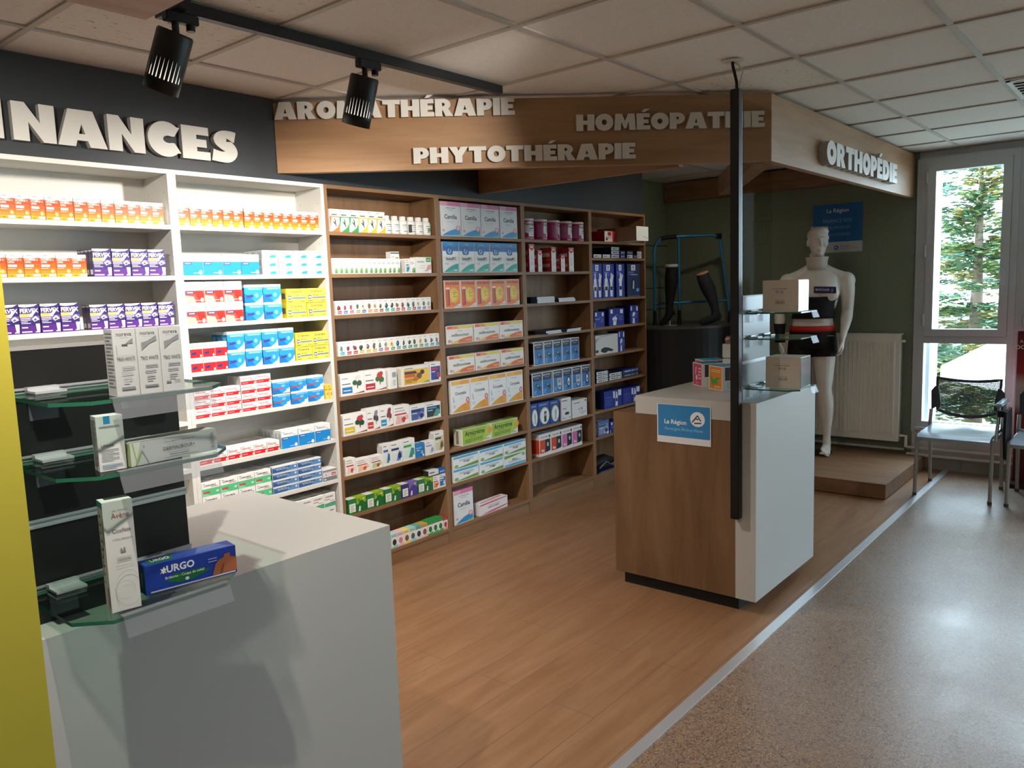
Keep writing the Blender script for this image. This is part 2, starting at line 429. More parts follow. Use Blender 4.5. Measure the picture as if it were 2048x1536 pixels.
# oak canopy: slanted board, straight board, inner ribs
A = Vector((2.33, 3.395)); B = Vector((4.03, 1.60)); D = (B-A).normalized(); NRM = Vector((D.y, -D.x))   # NRM faces the room
if NRM.y > 0: NRM = -NRM
ZB = 2.165; ZT = 2.497
oak_canopy = wood('oak_canopy_board', '#8f6b4a', '#a07c5a', '#ad8966', (0.8, 9, 9))
mb = MB(); T = 0.045
LB = (B-A).length; mb.prism([(0, 0), (LB, 0), (LB-T*0.4, T), (0, T)], ZB, ZT, oak_canopy)
canopy = thing('oak_canopy', 'oak fascia canopy under the ceiling carrying white department lettering', 'canopy')
mb.build('slanted_board', canopy, (A.x, A.y, 0), math.atan2(D.y, D.x))
MB().box(4.03, XW-0.005, 1.60, 1.645, ZB, ZT, oak_canopy).build('straight_board', canopy)
MB().box(XW-0.055, XW-0.005, 1.645, 3.79, 2.33, 2.50, oak_y).build('wall_board', canopy)
MB().box(3.80, 3.845, 2.0, 3.395, ZB, ZT, oak_y).build('cross_board', canopy)
mb = MB(); p0 = Vector((4.10, 1.66)); p1 = Vector((5.35, 2.45)); dd = (p1-p0).normalized(); nn = Vector((-dd.y, dd.x))*0.05
mb.prism([tuple(p0+nn), tuple(p0-nn), tuple(p1-nn), tuple(p1+nn)], 2.17, 2.30, oak_h); mb.build('diagonal_rib', canopy)
MB().box(4.05, XW-0.06, 1.65, 1.70, 2.20, 2.30, oak_h).build('ledge', canopy)

# lower oak bulkhead at the top left corner
tag(MB().box(-2.0, 0.877, -1.0, 1.721, 2.166, HC-0.001, wood('oak_bulkhead_lit', '#b08a6c', '#bd987a', '#c8a688', (1.0, 9, 9))).build('ceiling_bulkhead'), 'flat oak box hanging under the ceiling at the top left corner', 'bulkhead')  # oak made lighter to stand for the light on its underside

# ------------------------------------------------------------------ sign letters
def arc(cx, cy, rx, ry, a0, a1, n=14):
    return [(cx + rx*math.cos(R(a0+(a1-a0)*i/n)), cy + ry*math.sin(R(a0+(a1-a0)*i/n))) for i in range(n+1)]
def stroke(pts, wd):
    # outline of a smooth centre line with given widths
    P = [Vector(p) for p in pts]; Q = []; Wd = []
    for i in range(len(P)-1):
        p0 = P[max(i-1,0)]; p1 = P[i]; p2 = P[i+1]; p3 = P[min(i+2,len(P)-1)]
        for j in range(6):
            t = j/6.0
            Q.append(0.5*((2*p1)+(p2-p0)*t+(2*p0-5*p1+4*p2-p3)*t*t+(3*p1-p0-3*p2+p3)*t**3)); Wd.append(wd[i]+(wd[i+1]-wd[i])*t)
    Q.append(P[-1]); Wd.append(wd[-1]); L = []; Rr = []
    for i in range(len(Q)):
        d = (Q[min(i+1,len(Q)-1)]-Q[max(i-1,0)]).normalized(); n = Vector((-d.y, d.x))
        L.append(tuple(Q[i]+n*Wd[i]/2)); Rr.append(tuple(Q[i]-n*Wd[i]/2))
    return L + Rr[::-1]
EACC = [(.26,1.07),(.44,1.27),(.78,1.27),(.48,1.07)]
EE = [(0,0),(0,1),(.76,1),(.76,.75),(.41,.75),(.41,.62),(.69,.62),(.69,.38),(.41,.38),(.41,.25),(.78,.25),(.78,0)]
def bowl(top, bot, x0, x1): return arc(x0, (top+bot)/2, x1-x0, (top-bot)/2, 90, -90, 12)
GL = {
 'A': (1.24, [[(0,0),(.30,1),(.92,1),(1.24,0),(.80,0),(.745,.17),(.475,.17),(.43,0)], [(.53,.35),(.69,.35),(.61,.62)]]),
 'C': (.98, [arc(.53,.5,.53,.52,48,312,26) + [(.98,.12)] + [(.80,.40)] + arc(.62,.5,.17,.11,-60,-300,10) + [(.80,.60),(.98,.88)]]),
 'D': (1.02, [[(0,0),(0,1)] + bowl(1,0,.46,1.02), [(.40,.30),(.40,.70)] + bowl(.70,.30,.44,.60)]),
 'E': (.78, [EE]), 'É': (.78, [EE, EACC]),
 'H': (1.04, [[(0,0),(0,1),(.40,1),(.40,.62),(.64,.62),(.64,1),(1.04,1),(1.04,0),(.64,0),(.64,.38),(.40,.38),(.40,0)]]),
 'I': (.40, [[(0,0),(0,1),(.40,1),(.40,0)]]),
 'M': (1.24, [[(0,0),(.07,1),(.44,1),(.62,.56),(.80,1),(1.17,1),(1.24,0),(.86,0),(.835,.5),(.68,.10),(.56,.10),(.405,.5),(.38,0)]]),
 'N': (1.04, [[(0,0),(0,1),(.32,1),(.66,.50),(.66,1),(1.04,1),(1.04,0),(.72,0),(.38,.50),(.38,0)]]),
 'O': (1.04, [arc(.52,.5,.52,.52,0,354,30), arc(.52,.5,.15,.17,0,340,16)]),
 'P': (.88, [[(0,0),(0,1)] + bowl(1,.30,.46,.88) + [(.40,.30),(.40,0)], [(.40,.56),(.40,.76)] + bowl(.76,.56,.44,.54)]),
 'R': (1.02, [[(0,0),(0,1)] + arc(.48,.68,.40,.32,90,-50,10) + [(1.02,0),(.58,0),(.42,.36),(.40,.36),(.40,0)], [(.40,.58),(.40,.78)] + bowl(.78,.58,.44,.55)]),
 'S': (.84, [stroke([(.76,.80),(.60,.83),(.40,.80),(.30,.70),(.40,.58),(.56,.48),(.62,.33),(.52,.19),(.32,.165),(.05,.21)], [.34,.33,.36,.40,.38,.38,.40,.36,.33,.36])]),
 'T': (.98, [[(0,.74),(0,1),(.98,1),(.98,.74),(.69,.74),(.69,0),(.29,0),(.29,.74)]]),
 'Y': (1.08, [[(0,1),(.43,1),(.54,.74),(.65,1),(1.08,1),(.74,.42),(.74,0),(.34,0),(.34,.42)]]),
}
GMESH = {}
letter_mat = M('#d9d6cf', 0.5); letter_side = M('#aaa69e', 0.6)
def letter_mesh(ch, sx, sy, depth):
    k = (ch, round(sx,4), round(sy,4), depth)
    if k in GMESH: return GMESH[k]
    cu = bpy.data.curves.new('letter', 'CURVE'); cu.dimensions = '2D'; cu.fill_mode = 'BOTH'; cu.extrude = depth/2
    for ct in GL[ch][1]:
        sp_ = cu.splines.new('POLY'); sp_.points.add(len(ct)-1)
        for p, q in zip(sp_.points, ct): p.co = (q[0]*sx, q[1]*sy, 0, 1)
        sp_.use_cyclic_u = True
    o = bpy.data.objects.new('letter', cu); C.objects.link(o); bpy.context.view_layer.update()
    me = bpy.data.meshes.new_from_object(o.evaluated_get(bpy.context.evaluated_depsgraph_get()))
    bpy.data.objects.remove(o); bpy.data.curves.remove(cu)
    me.materials.clear(); me.materials.append(letter_mat); me.materials.append(letter_side)
    for p in me.polygons:
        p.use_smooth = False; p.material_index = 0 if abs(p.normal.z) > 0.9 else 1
    GMESH[k] = me; return me
def sign(word, label, origin, rotz, width, cap, depth, spans=None):
    t = thing('wall_lettering', label, 'sign', origin, rotz)
    gap = 0.045
    tot = sum(GL[c][0] for c in word) + gap*(len(word)-1)
    x = 0.0
    for i, c in enumerate(word):
        if spans: x0, w_ = spans[i][0], spans[i][1]-spans[i][0]; sx = w_/GL[c][0]
        else: sx = width/tot; x0 = x; x += (GL[c][0]+gap)*sx
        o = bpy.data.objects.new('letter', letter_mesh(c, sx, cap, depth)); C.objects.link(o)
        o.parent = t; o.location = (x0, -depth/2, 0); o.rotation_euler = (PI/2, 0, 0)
    return t
sign('NNANCES', 'large white raised letters NNANCES, end of a cropped word on charcoal fascia', (0, 3.399, 2.186), 0, 0, 0.143, 0.028,
     [(.985,1.138),(1.170,1.320),(1.325,1.513),(1.520,1.669),(1.684,1.828),(1.835,1.966),(1.970,2.107)])
ang = math.atan2(D.y, D.x)
def on_board(s_, z): p = A + D*s_ + NRM*0.001; return (p.x, p.y, z)
sign('AROMATHÉRAPIE', 'white raised letters AROMATHÉRAPIE on the slanted oak board', on_board(.006, 2.414), ang, 1.165, 0.082, 0.022)
sign('PHYTOTHÉRAPIE', 'white raised letters PHYTOTHÉRAPIE low on the slanted oak board', on_board(.665, 2.191), ang, 1.105, 0.076, 0.022)
sign('HOMÉOPATHIE', 'white raised letters HOMÉOPATHIE right end of the slanted oak board', on_board(1.474, 2.330), ang, 0.955, 0.078, 0.022)
sign('ORTHOPÉDIE', 'white raised letters ORTHOPÉDIE on the straight oak board near the window', (4.72, 1.599, 2.214), 0, 1.50, 0.132, 0.05)

# ------------------------------------------------------------------ track rail and spotlights
t = thing('track_rail', 'long black lighting track on the ceiling above the white shelves', 'lighting track', (0, 0, 0))
MB().box(1.34, 2.945, 2.455, 2.490, 2.472, HC-0.004, black_metal).build('rail', t, bevel=0.002)
MB().box(1.335, 1.375, 2.40, 2.56, 2.468, HC-0.004, black_metal).build('feed_end', t, bevel=0.002)
def spotlight(label, x, y, z, tilt_to, energy, ang_, blend=0.5, col=NEUT):
    t = thing('track_spotlight', label, 'spotlight', (x, y, z), 0, 'black track spotlights')
    MB().box(-0.035, 0.075, -0.016, 0.016, -0.026, 0.004, black_metal).build('adapter', t, bevel=0.003)
    MB().tube([(0.052, 0, -0.026), (0.052, 0, -0.045)], 0.014, black_metal, 12).build('adapter_knob', t)
    MB().tube([(0, 0, -0.02), (0, 0, -0.062)], 0.011, black_metal, 12).build('stem', t)
    d = (Vector(tilt_to)).normalized(); q = d.to_track_quat('-Z', 'Y')
    r = 0.056; L = 0.190
    mb = MB(); n = 28
    mb.lathe([(0.01, 0.0), (r*0.92, -0.001), (r, -0.008), (r, -0.085)], black_metal, n)
    mb.lathe([(r, -0.150), (r, -L), (r*0.93, -L), (r*0.93, -0.150)], black_metal, n)
    for i in range(n):      # tapering fins leave bright slots between them
        a0 = 2*PI*(i)/n; am = 2*PI/n
        def P(a, z, rr=r): return (rr*math.cos(a), rr*math.sin(a), z)
        wt = am*1.0; wb = am*0.70
        mb.add([P(a0-wt/2, -0.085), P(a0-wb/2, -0.150), P(a0+wb/2, -0.150), P(a0+wt/2, -0.085)], [(0,1,2,3)], black_metal)
    body = mb.build('lamp_body', t, (0, 0, -0.055))
    body.rotation_mode = 'QUATERNION'; body.rotation_quaternion = q
    mb = MB(); mb.lathe([(0.024, -0.070), (0.040, -0.10), (0.048, -0.150), (0.048, -0.184)], lamp_glow, 24)
    mb.build('reflector', body)
    p = Vector((x, y, z)) + Vector((0, 0, -0.055)) + d*0.212
    light('spot_beam', 'SPOT', p, energy, col, target=p + d, spot_size=R(ang_), spot_blend=blend, shadow_soft_size=0.03)
    return t
spotlight('nearest black track spotlight, below the left end of the ceiling track', 1.355, 2.472, 2.467, (-0.09, 0.24, -0.55), 37, 140, 1.0)
spotlight('black track spotlight hanging in front of the letters AROMATHÉRAPIE', 2.125, 2.472, 2.467, (-0.02, 0.20, -0.55), 150, 172, 1.0)

# ceiling louvre light at the right edge of the frame
t = thing('ceiling_light', 'recessed ceiling light with white louvre blades, near the window', 'ceiling light', (0, 0, 0))
mb = MB(); wl = M('#e6e6e2', 0.4)
x0, x1, y0, y1 = 4.76, 5.336, 0.12, 0.692
mb.box(x0, x0+0.02, y0, y1, HC-0.008, HC, wl); mb.box(x1-0.02, x1, y0, y1, HC-0.008, HC, wl); mb.box(x0, x1, y0, y0+0.02, HC-0.008, HC, wl); mb.box(x0, x1, y1-0.02, y1, HC-0.008, HC, wl)
mb.build('frame', t)
for i in range(1, 8):
    x = x0 + (x1-x0)*i/8
    MB().prism([(x-0.03, HC-0.006), (x-0.012, HC-0.006), (x+0.02, HC+0.003), (x+0.002, HC+0.003)], y0+0.02, y1-0.02, wl, 'y').build('louvre_blade', t)
MB().box(x0+0.02, x1-0.02, y0+0.28, y0+0.30, HC-0.007, HC+0.002, wl).build('louvre_spine', t)

# ------------------------------------------------------------------ shelving units
ZL = [1.893, 1.673, 1.457, 1.238, 1.022, 0.805, 0.588, 0.370, 0.098]
XB = [0.965, 1.775, 2.585, 3.400, 4.210, 5.015, 5.827]
LV = {3: {4: 1.053}, 5: {0: 1.899, 1: 1.773, 2: 1.464, 3: 1.243, 4: 1.030, 5: 0.812, 6: 0.594, 7: 0.390}}
def zlev(u, l): return LV.get(u, {}).get(l, ZL[l])
YB_ = 3.605
def unit(u, label):
    x0, x1 = XB[u], XB[u+1]; wh = u < 2
    mv, mh = (white_mel, white_mel) if wh else (oak_v, oak_h)
    t = thing('shelving_unit', label, 'shelving unit', (x0, YS, 0), 0, 'white shelving units' if wh else 'oak shelving units')
    w = x1-x0; d = YB_-YS; th = 0.019
    for s_ in (0, 1):
        mb = MB(); a = 0.0005 if s_ == 0 else w-0.0005-th
        mb.box(a, a+th, 0, d, 0, 2.131, mv)
        if wh:
            xi = a+th+0.0003 if s_ == 0 else a-0.0003
            for k in range(28):
                z = 0.2+k*0.068
                for yy in (0.035, d-0.05):
                    pts = [(xi, yy+0.0028*math.cos(q*PI/3), z+0.0028*math.sin(q*PI/3)) for q in range(6)]
                    mb.add(pts if s_ else pts[::-1], [tuple(range(6))[::-1]], M('#77736c', 0.7))
        mb.build('side_panel', t)
    MB().box(th, w-th, d-0.008, d, 0.0, 2.131, mv).build('back_panel', t)
    MB().box(th, w-th, 0, d-0.008, 2.112, 2.131, mh).build('top_panel', t)
    MB().box(th, w-th, 0.004, 0.022, 0, 0.078, mh).build('plinth_board', t)
    for l in range(9):
        z = zlev(u, l); MB().box(th, w-th, 0.0, d-0.008, z-0.019, z, mh).build('shelf', t)
    return t
unit(0, 'far-left white shelving unit with orange and purple boxes')
unit(1, 'white shelving unit beside the first oak unit, full of white, blue and red boxes')
unit(2, 'first oak shelving unit, next to the white shelves, with pill bottles on top shelf')
unit(3, 'second oak shelving unit with large orange and pink-topped boxes')
unit(4, 'third oak shelving unit with magenta tins on its top shelf')
unit(5, 'last oak shelving unit, farthest right, with tall blue boxes')

# ------------------------------------------------------------------ service desks
def desk(label, x0, x1, y0, ydepth, front=white_lam, ytop=None):
    t = thing('service_desk', label, 'counter', (x0, y0, 0))
    w = x1-x0; sl = 0.10; g = M('#8d8a84', 0.5)
    yt = ytop-y0
    MB().prism([(0, .07), (sl, .07), (sl, .921), (yt, .921), (yt, 1.010), (0, 1.010)], 0, w, front, 'x').build('front_and_worktop', t)
    MB().box(0.001, w-0.001, sl, ydepth, 0.07, 0.920, oak_desk).build('cabinet_body', t, bevel=0.001)
    MB().box(0.04, w-0.04, 0.10, ydepth-0.03, 0, 0.07, M('#171514', 0.6)).build('plinth', t)
    return t
desk('white counter in the left foreground under the black slatted panel', 0.455, 1.228, 1.428, 0.76, ytop=2.030)
desk('oak and white counter standing alone on the wood floor', 3.420, 4.195, 1.421, 0.765, ytop=2.052)

def slat(label, x0, x1, y, mat_face, rotated=0):
    t = thing('slatted_panel', label, 'display panel', (x0, y, 1.0105), 0)
    w = x1-x0; zr = [0.0615, 0.1795, 0.2935, 0.4105]; h = 0.482
    mb = MB(); mb.box(0, w, 0.004, 0.020, 0, h, mat_face)
    zs = [0]+[v for z in zr for v in (z-0.0065, z+0.0065)]+[h]
    for i in range(0, len(zs), 2): mb.box(0, w, 0, 0.004, zs[i], zs[i+1], mat_face)
    mb.build('board', t)
    MB().box(-0.002, w+0.002, -0.001, 0.021, h, h+0.006, M('#8e8c88', 0.4)).build('top_edge', t)
    for z in zr:
        mb = MB(); mb.box(-0.003, w+0.003, -0.0025, 0.0045, z-0.0075, z-0.0035, alu); mb.box(-0.003, w+0.003, -0.0025, 0.0045, z+0.0035, z+0.0075, alu)
        mb.box(-0.003, w+0.003, 0.0, 0.0045, z-0.0035, z+0.0035, alu); mb.build('slat_rail', t)
    return t
slat('black slatted display panel with grey rails on the left white counter', 0.452, 0.762, 1.500, M('#1c1b1a', 0.35))
slat('grey-blue lit slatted panel on the oak counter', 3.455, 3.770, 1.500, M('#75797e', 0.25))

def glass_shelf(label, x0, z, strip, y1=1.492, w=0.285, group=None):
    t = thing('glass_shelf', label, 'glass shelf', (x0, y1, z), 0, group)
    d = 0.238; c = 0.045; th = 0.006
    P = [(0, 0), (0, -d+c*1.0), (c, -d), (w-c, -d), (w, -d+c), (w, 0)]
    mb = MB(); n = len(P)
    mb.add([(p[0], p[1], th) for p in P], [tuple(range(n))], shelf_glass); mb.add([(p[0], p[1], 0) for p in P], [tuple(range(n))[::-1]], shelf_glass)
    for i in range(n):
        a, b = P[i], P[(i+1) % n]; mb.add([(a[0],a[1],0),(b[0],b[1],0),(b[0],b[1],th),(a[0],a[1],th)], [(0,1,2,3)], glass_edge)
    mb.build('glass_plate', t)
    for xx in (0.035, w-0.095):
        mb = MB(); mb.box(xx, xx+0.05, -0.012, 0.002, th+0.0005, th+0.010, chrome); mb.box(xx, xx+0.05, -0.045, -0.010, th+0.0005, th+0.0045, chrome)
        mb.box(xx+0.002, xx+0.048, -0.004, 0.0, -0.042, -0.0005, clip_plastic); mb.box(xx, xx+0.05, -0.040, 0.0, -0.004, -0.0005, chrome)
        mb.build('shelf_bracket', t)
    mb = MB(); a, b = strip
    prof = [(-d-0.001, th+0.0015), (-d+0.010, th+0.0015), (-d+0.010, th+0.0005), (-d-0.0015, th+0.0005), (-d-0.0015, -0.001), (-d-0.012, -0.026), (-d-0.0135, -0.0255), (-d-0.003, 0.0)]
    mb.prism(prof[::-1], a, b, clip_plastic, 'x'); mb.build('price_strip', t)
    return t
gl = 'glass shelves on the left counter panel'
glass_shelf('upper glass shelf on the black panel, carrying three grey tall boxes', 0.458, 1.4140, (0.075, 0.242), group=gl)
glass_shelf('middle glass shelf on the black panel, carrying a long horizontal cream box', 0.458, 1.2975, (0.075, 0.245), group=gl)
glass_shelf('lowest glass shelf on the black panel, carrying a blue box', 0.458, 1.0660, (0.060, 0.245), group=gl)
gr_ = 'glass shelves on the oak counter panel'
glass_shelf('top glass shelf on the oak counter panel, under the upper cream cube', 3.465, 1.4140, (0.165, 0.245), group=gr_)
glass_shelf('empty middle glass shelf on the oak counter panel', 3.465, 1.2975, (0.165, 0.245), group=gr_)
glass_shelf('bottom glass shelf on the oak counter panel, under the lower cream cube', 3.465, 1.0660, (0.165, 0.245), group=gr_)

# cable poles and acrylic screen
def pole(label, x, y, z0):
    t = thing('cable_pole', label, 'cable pole', (x, y, z0))
    MB().box(-0.020, 0.020, -0.020, 0.020, 0, 2.395-z0, black_metal).build('pole_body', t, bevel=0.003)
    zt = 2.395-z0; zc = HC-z0
    MB().tube([(0.006, 0, zt-0.01), (0.006, 0, zt+0.03), (0.002, 0.008, zt+0.07), (-0.008, 0.012, zt+0.10), (-0.014, 0.010, zc-0.003)], 0.007, black_soft, 8).build('power_cable', t)
    MB().tube([(0.012, -0.006, zt-0.01), (0.02, -0.012, zt+0.04), (0.026, -0.02, zt+0.075), (0.012, -0.005, zt+0.105), (-0.006, 0.01, zc-0.003)], 0.0035, M('#d6d2ca', 0.5), 8).build('white_cable', t)
    MB().lathe([(0.045, -0.004), (0.045, -0.001)], M('#d8d3ca', 0.6), 20, (-0.014, 0.01, zc)).build('ceiling_rose', t)
    return t
pole('tall black cable pole at the corner of the oak counter, cables into the ceiling', 3.392, 1.505, 0.469)
pole('black cable pole mostly hidden by the yellow panel, behind its edge', 0.428, 1.520, 0.469)
t = thing('acrylic_screen', 'clear acrylic screen above the slatted panel of the oak counter', 'screen', (3.415, 1.488, 1.498))
MB().box(0, 0.345, 0, 0.004, 0.0, 0.86, plexi).build('acrylic_pane', t)
MB().box(-0.001, 0.0025, -0.001, 0.005, 0.0, 0.86, M('#cfd3d1', 0.3)).build('polished_edge', t)

# yellow panel at the left edge
t = thing('partition_panel', 'bright yellow panel standing at the left edge of the picture', 'panel', (-0.25, 1.20, 0))
MB().box(0, 0.634, 0, 0.022, 0, 1.626, M('#bcae3e', 0.45)).build('panel_board', t, bevel=0.0015)
MB().box(0.02, 0.628, 0.022, 0.06, 0, 1.60, M('#57514a', 0.6)).build('panel_back', t)
# black monitor edge peeking out behind the yellow panel and a black cable loop behind the slatted panel
t = thing('monitor', 'black monitor corner peeking out behind the yellow panel', 'monitor', (0.10, 1.62, 1.012))
MB().box(0, 0.405, 0, 0.03, 0.535, 0.615, black_soft).build('screen_housing', t, bevel=0.012)
MB().tube([(0.2, 0.02, 0.02), (0.2, 0.02, 0.55)], 0.02, black_soft, 10).build('stand', t)
MB().box(0.1, 0.3, -0.06, 0.1, 0.0, 0.02, black_soft).build('foot', t, bevel=0.005)
t = thing('black_bag', 'black bag with curved handle behind the black slatted panel', 'bag', (0.585, 1.70, 0.965))
MB().box(-0.10, 0.06, 0, 0.09, 0.047, 0.44, black_soft).build('bag_body', t, bevel=0.02)
MB().tube([(-0.075+0.0, 0.045, 0.42)] + [(-0.02-0.065*math.cos(R(a)), 0.045, 0.45+0.062*math.sin(R(a))) for a in range(0, 181, 15)] + [(0.045, 0.045, 0.42)], 0.011, black_soft, 8).build('bag_handle', t)

# ------------------------------------------------------------------ goods on the shelves
ORD = ['first','second','third','fourth','fifth','sixth','seventh','eighth','ninth','tenth','eleventh','twelfth','thirteenth','fourteenth','fifteenth','sixteenth','seventeenth']
UN = ['far-left white unit', 'second white unit', 'first oak unit', 'second oak unit', 'third oak unit', 'last oak unit']
SH = ['top shelf', 'second shelf', 'third shelf', 'fourth shelf', 'fifth shelf', 'sixth shelf', 'seventh shelf', 'eighth shelf', 'bottom shelf']
KM = {}
def kind_mesh(key, fn):
    if key not in KM: KM[key] = fn().mesh(key[0])
    return KM[key]
def place(name, me, loc, label, cat, group=None, rz=0.0):
    o = bpy.data.objects.new(name, me); C.objects.link(o); o.location = loc; o.rotation_euler = (0, 0, rz)
    return tag(o, label, cat, group)
NAVY = '#2c2a63'; RED = '#c9252b'; BLU = '#1f86cf'
# every art function returns (base, front, left, top, right)
def a_vit(w, h, d):
    f = [('r',0,0,1,.15,'#d0a226'),('r',0,.15,1,.28,'#d2881e'),('r',0,.28,1,.42,'#d07016'),('r',0,.42,1,.60,'#cc5a10'),('r',0,.60,1,.85,'#c6450c'),
         ('p',[(0,.83),(.5,.80),(1,.87),(1,1),(0,1)],'#ece8e2'),('r',.22,.93,.5,.955,'#777777'),
         ('t','VITAMINE C',.47,.72,.075,.86,.02,'#fdf2e6'),('t','UPSA',.27,.62,.08,.4,.02,'#fdf2e6'),
         ('r',.05,.44,.62,.56,'#8b5a78'),('r',.065,.45,.605,.55,'#f8ece6'),('t','1000 mg',.33,.475,.05,.45,.01,'#6b4a70'),('r',.05,.38,.5,.40,'#fbe3c8'),
         ('e',.76,.26,.13,.085,'#f6b878'),('r',.5,.03,.97,.14,'#fbf6ec'),('r',.1,.05,.34,.08,'#6c7a2a')]
    return '#f2efe9', f, [('r',0,0,1,.84,'#e9a46a')], [('r',.05,.2,.95,.8,'#f7f5f0')], []
def a_fer(w, h, d):
    f = [('r',0,0,1,1,'#33206b'),('r',0,.45,1,.60,'#6d5a9c'),('r',0,.0,1,.28,'#55207f'),
         ('p',[(0,1),(0,.93),(.3,.90),(.75,.93),(.95,1)],'#f3f1f4'),('r',.15,.945,.42,.965,'#888888'),
         ('r',0,.56,.6,.68,'#f2b878'),('p',[(.45,.62),(.6,.56),(.82,.74),(.78,.8)],'#e9e5ef'),
         ('t','FERVEX',.50,.71,.15,.92,.03,'#ffffff'),('l',.05,.52,.53,4,.055,'#e5e0ee'),
         ('p',[(.60,.50),(.70,.40),(.98,.48),(.80,.60)],'#e8e6ec'),('p',[(.68,.47),(.74,.43),(.86,.47),(.78,.53)],'#5b5470'),('p',[(.80,.06),(.95,.06),(.98,.33),(.76,.33)],'#f1ece4'),
         ('r',.06,.19,.36,.23,'#efeaf5'),('r',.04,.04,.55,.085,'#cfc8dc'),('r',.72,.03,.95,.07,'#cfc8dc')]
    return '#2b1c5c', f, [('r',0,0,1,1,'#2a1d44'),('r',.15,.08,.85,.26,'#d8d4da'),('r',.2,.5,.8,.8,'#4a3b60'),('r',.1,.90,.9,.97,'#c9c4cf')], [], []
def a_eff5(w, h, d):   # white top, flat blue body
    f = [('r',0,0,1,.64,'#1c8ad6'),('r',.06,.88,.2,.92,'#9fb8cc'),('t','EFFERALGAN',.42,.77,.07,.66,.01,'#4a6a86'),('t','500 mg',.80,.68,.055,.26,.01,'#44586a'),
         ('r',.05,.50,.42,.60,'#2a3f8f'),('r',.09,.53,.38,.57,'#dfe6f5'),('e',.86,.14,.09,.10,'#f1f4f6'),('r',.5,.10,.76,.13,'#bfe0f5')]
    return '#eceff0', f, [('r',0,0,1,.64,'#dfe4e6'),('r',.2,.1,.8,.85,'#c4c9cc')], [('r',.1,.3,.6,.7,'#d6dadc')], []
def a_effl(w, h, d):   # flat small white/blue
    f = [('t','EFFERALGAN',.48,.62,.24,.72,.01,'#5b7390'),('p',[(.06,.06),(.95,.06),(.95,.30),(.80,.46),(.40,.38),(.06,.30)],'#a9d2ee'),('p',[(.40,.08),(.95,.08),(.95,.30),(.80,.44),(.55,.38)],'#2f93d6'),('r',.04,.48,.6,.52,'#274a78'),('e',.88,.26,.05,.14,'#e6eef4')]
    return '#eceff1', f, [('r',.15,.1,.85,.9,'#b9bfc6')], [], []
def a_daf5(w, h, d):
    f = [('r',0,0,1,.58,'#e14a3c'),('p',[(0,0),(.55,0),(.45,.3),(0,.36)],'#f1a79b'),('p',[(.45,.58),(.9,.58),(1,.3),(.7,.1)],'#c9291f'),
         ('t','DAFALGAN',.42,.74,.08,.70,.02,'#a8535a'),('t','500 mg',.84,.64,.045,.26,.01,'#444444'),('r',.06,.9,.2,.93,'#aaaaaa'),
         ('r',.05,.42,.48,.55,'#2c3470'),('r',.1,.46,.42,.51,'#d9dcec'),('e',.87,.13,.09,.10,'#f4eeea'),('r',.5,.10,.74,.13,'#f6d0c8')]
    return '#f0eeec', f, [('r',.15,.1,.85,.85,'#d2cfcc')], [], []
def a_daf2(w, h, d):
    f = [('r',0,0,1,.60,'#d01f27'),('t','DAFALGAN',.42,.74,.09,.70,.02,'#c04a4e'),('t','500mg',.84,.64,.05,.26,.01,'#444444'),('p',[(.12,.2),(.5,.22),(.55,.42),(.15,.36)],'#34306e'),('e',.88,.12,.08,.09,'#f2dcd8')]
    return '#f0eeec', f, [('r',.15,.1,.85,.85,'#d2cfcc')], [], []
def a_daf1(w, h, d):
    f = [('r',.02,.05,.98,.42,'#cc1d22'),('t','DAFALGAN',.40,.66,.18,.66,.02,'#b3262c'),('r',.05,.52,.4,.56,'#bbbbbb'),('r',.62,.52,.95,.58,'#c2777a'),('r',.08,.2,.5,.28,'#e6a2a0'),('e',.92,.18,.05,.10,'#f6f2f0'),('r',.05,.88,.2,.93,'#aaaaaa')]
    return '#f1efee', f, [('r',.15,.15,.85,.85,'#d5d2d0')], [('r',.08,.3,.5,.7,'#d8d4d2')], []
def a_effb(w, h, d):
    f = [('r',0,0,1,.84,'#2b95d8'),('p',[(0,0),(.55,0),(.3,.36),(0,.5)],'#1672bd'),('p',[(.55,0),(1,0),(1,.42),(.86,.2)],'#cfe6f4'),('p',[(.1,.80),(1,.70),(1,.86),(0,.86)],'#5cb4e8'),
         ('t','EFFERALGAN 500mg',.52,.70,.075,.86,.01,'#dff0fb'),('p',[(.1,.26),(.48,.30),(.46,.44),(.1,.40)],'#3a3f94'),('e',.66,.40,.10,.12,'#7cc4ec'),('r',.08,.91,.24,.94,'#9aa7b0')]
    return '#e9eef1', f, [('r',0,0,1,.84,'#2f7fb8'),('r',.2,.1,.8,.7,'#78b5dc')], [('r',.1,.3,.7,.7,'#cfd8de')], []
def a_effr(w, h, d):
    b, f, l, t, r = a_effb(w, h, d); return b, f[:5] + [('p',[(.06,.30),(.62,.36),(.62,.44),(.06,.38)],'#d6403c'),('e',.86,.2,.08,.10,'#f2dede'),('e',.62,.55,.12,.1,'#6fbce8')], l, t, r
def a_dol(w, h, d):
    f = [('r',.02,.03,.98,.97,'#f0df52'),('t','Doliprane',.48,.66,.23,.80,.015,'#4a4a2c'),('t','500 mg',.46,.45,.13,.3,.01,'#333333'),('r',.08,.26,.24,.52,'#27376f'),('r',.11,.32,.21,.46,'#dfe3ea'),
         ('p',[(.16,.24),(.34,.30),(.98,.30),(.98,.40),(.30,.40)],'#8fa3c8'),('r',.3,.33,.98,.37,'#3c5592'),('r',.06,.10,.3,.14,'#555533'),('r',.72,.10,.94,.13,'#555533')]
    return '#ecd83e', f, [('r',.1,.1,.9,.9,'#e3cf3a'),('r',.2,.3,.8,.7,'#5d5f63')], [('r',.1,.3,.6,.7,'#caa92c')], []
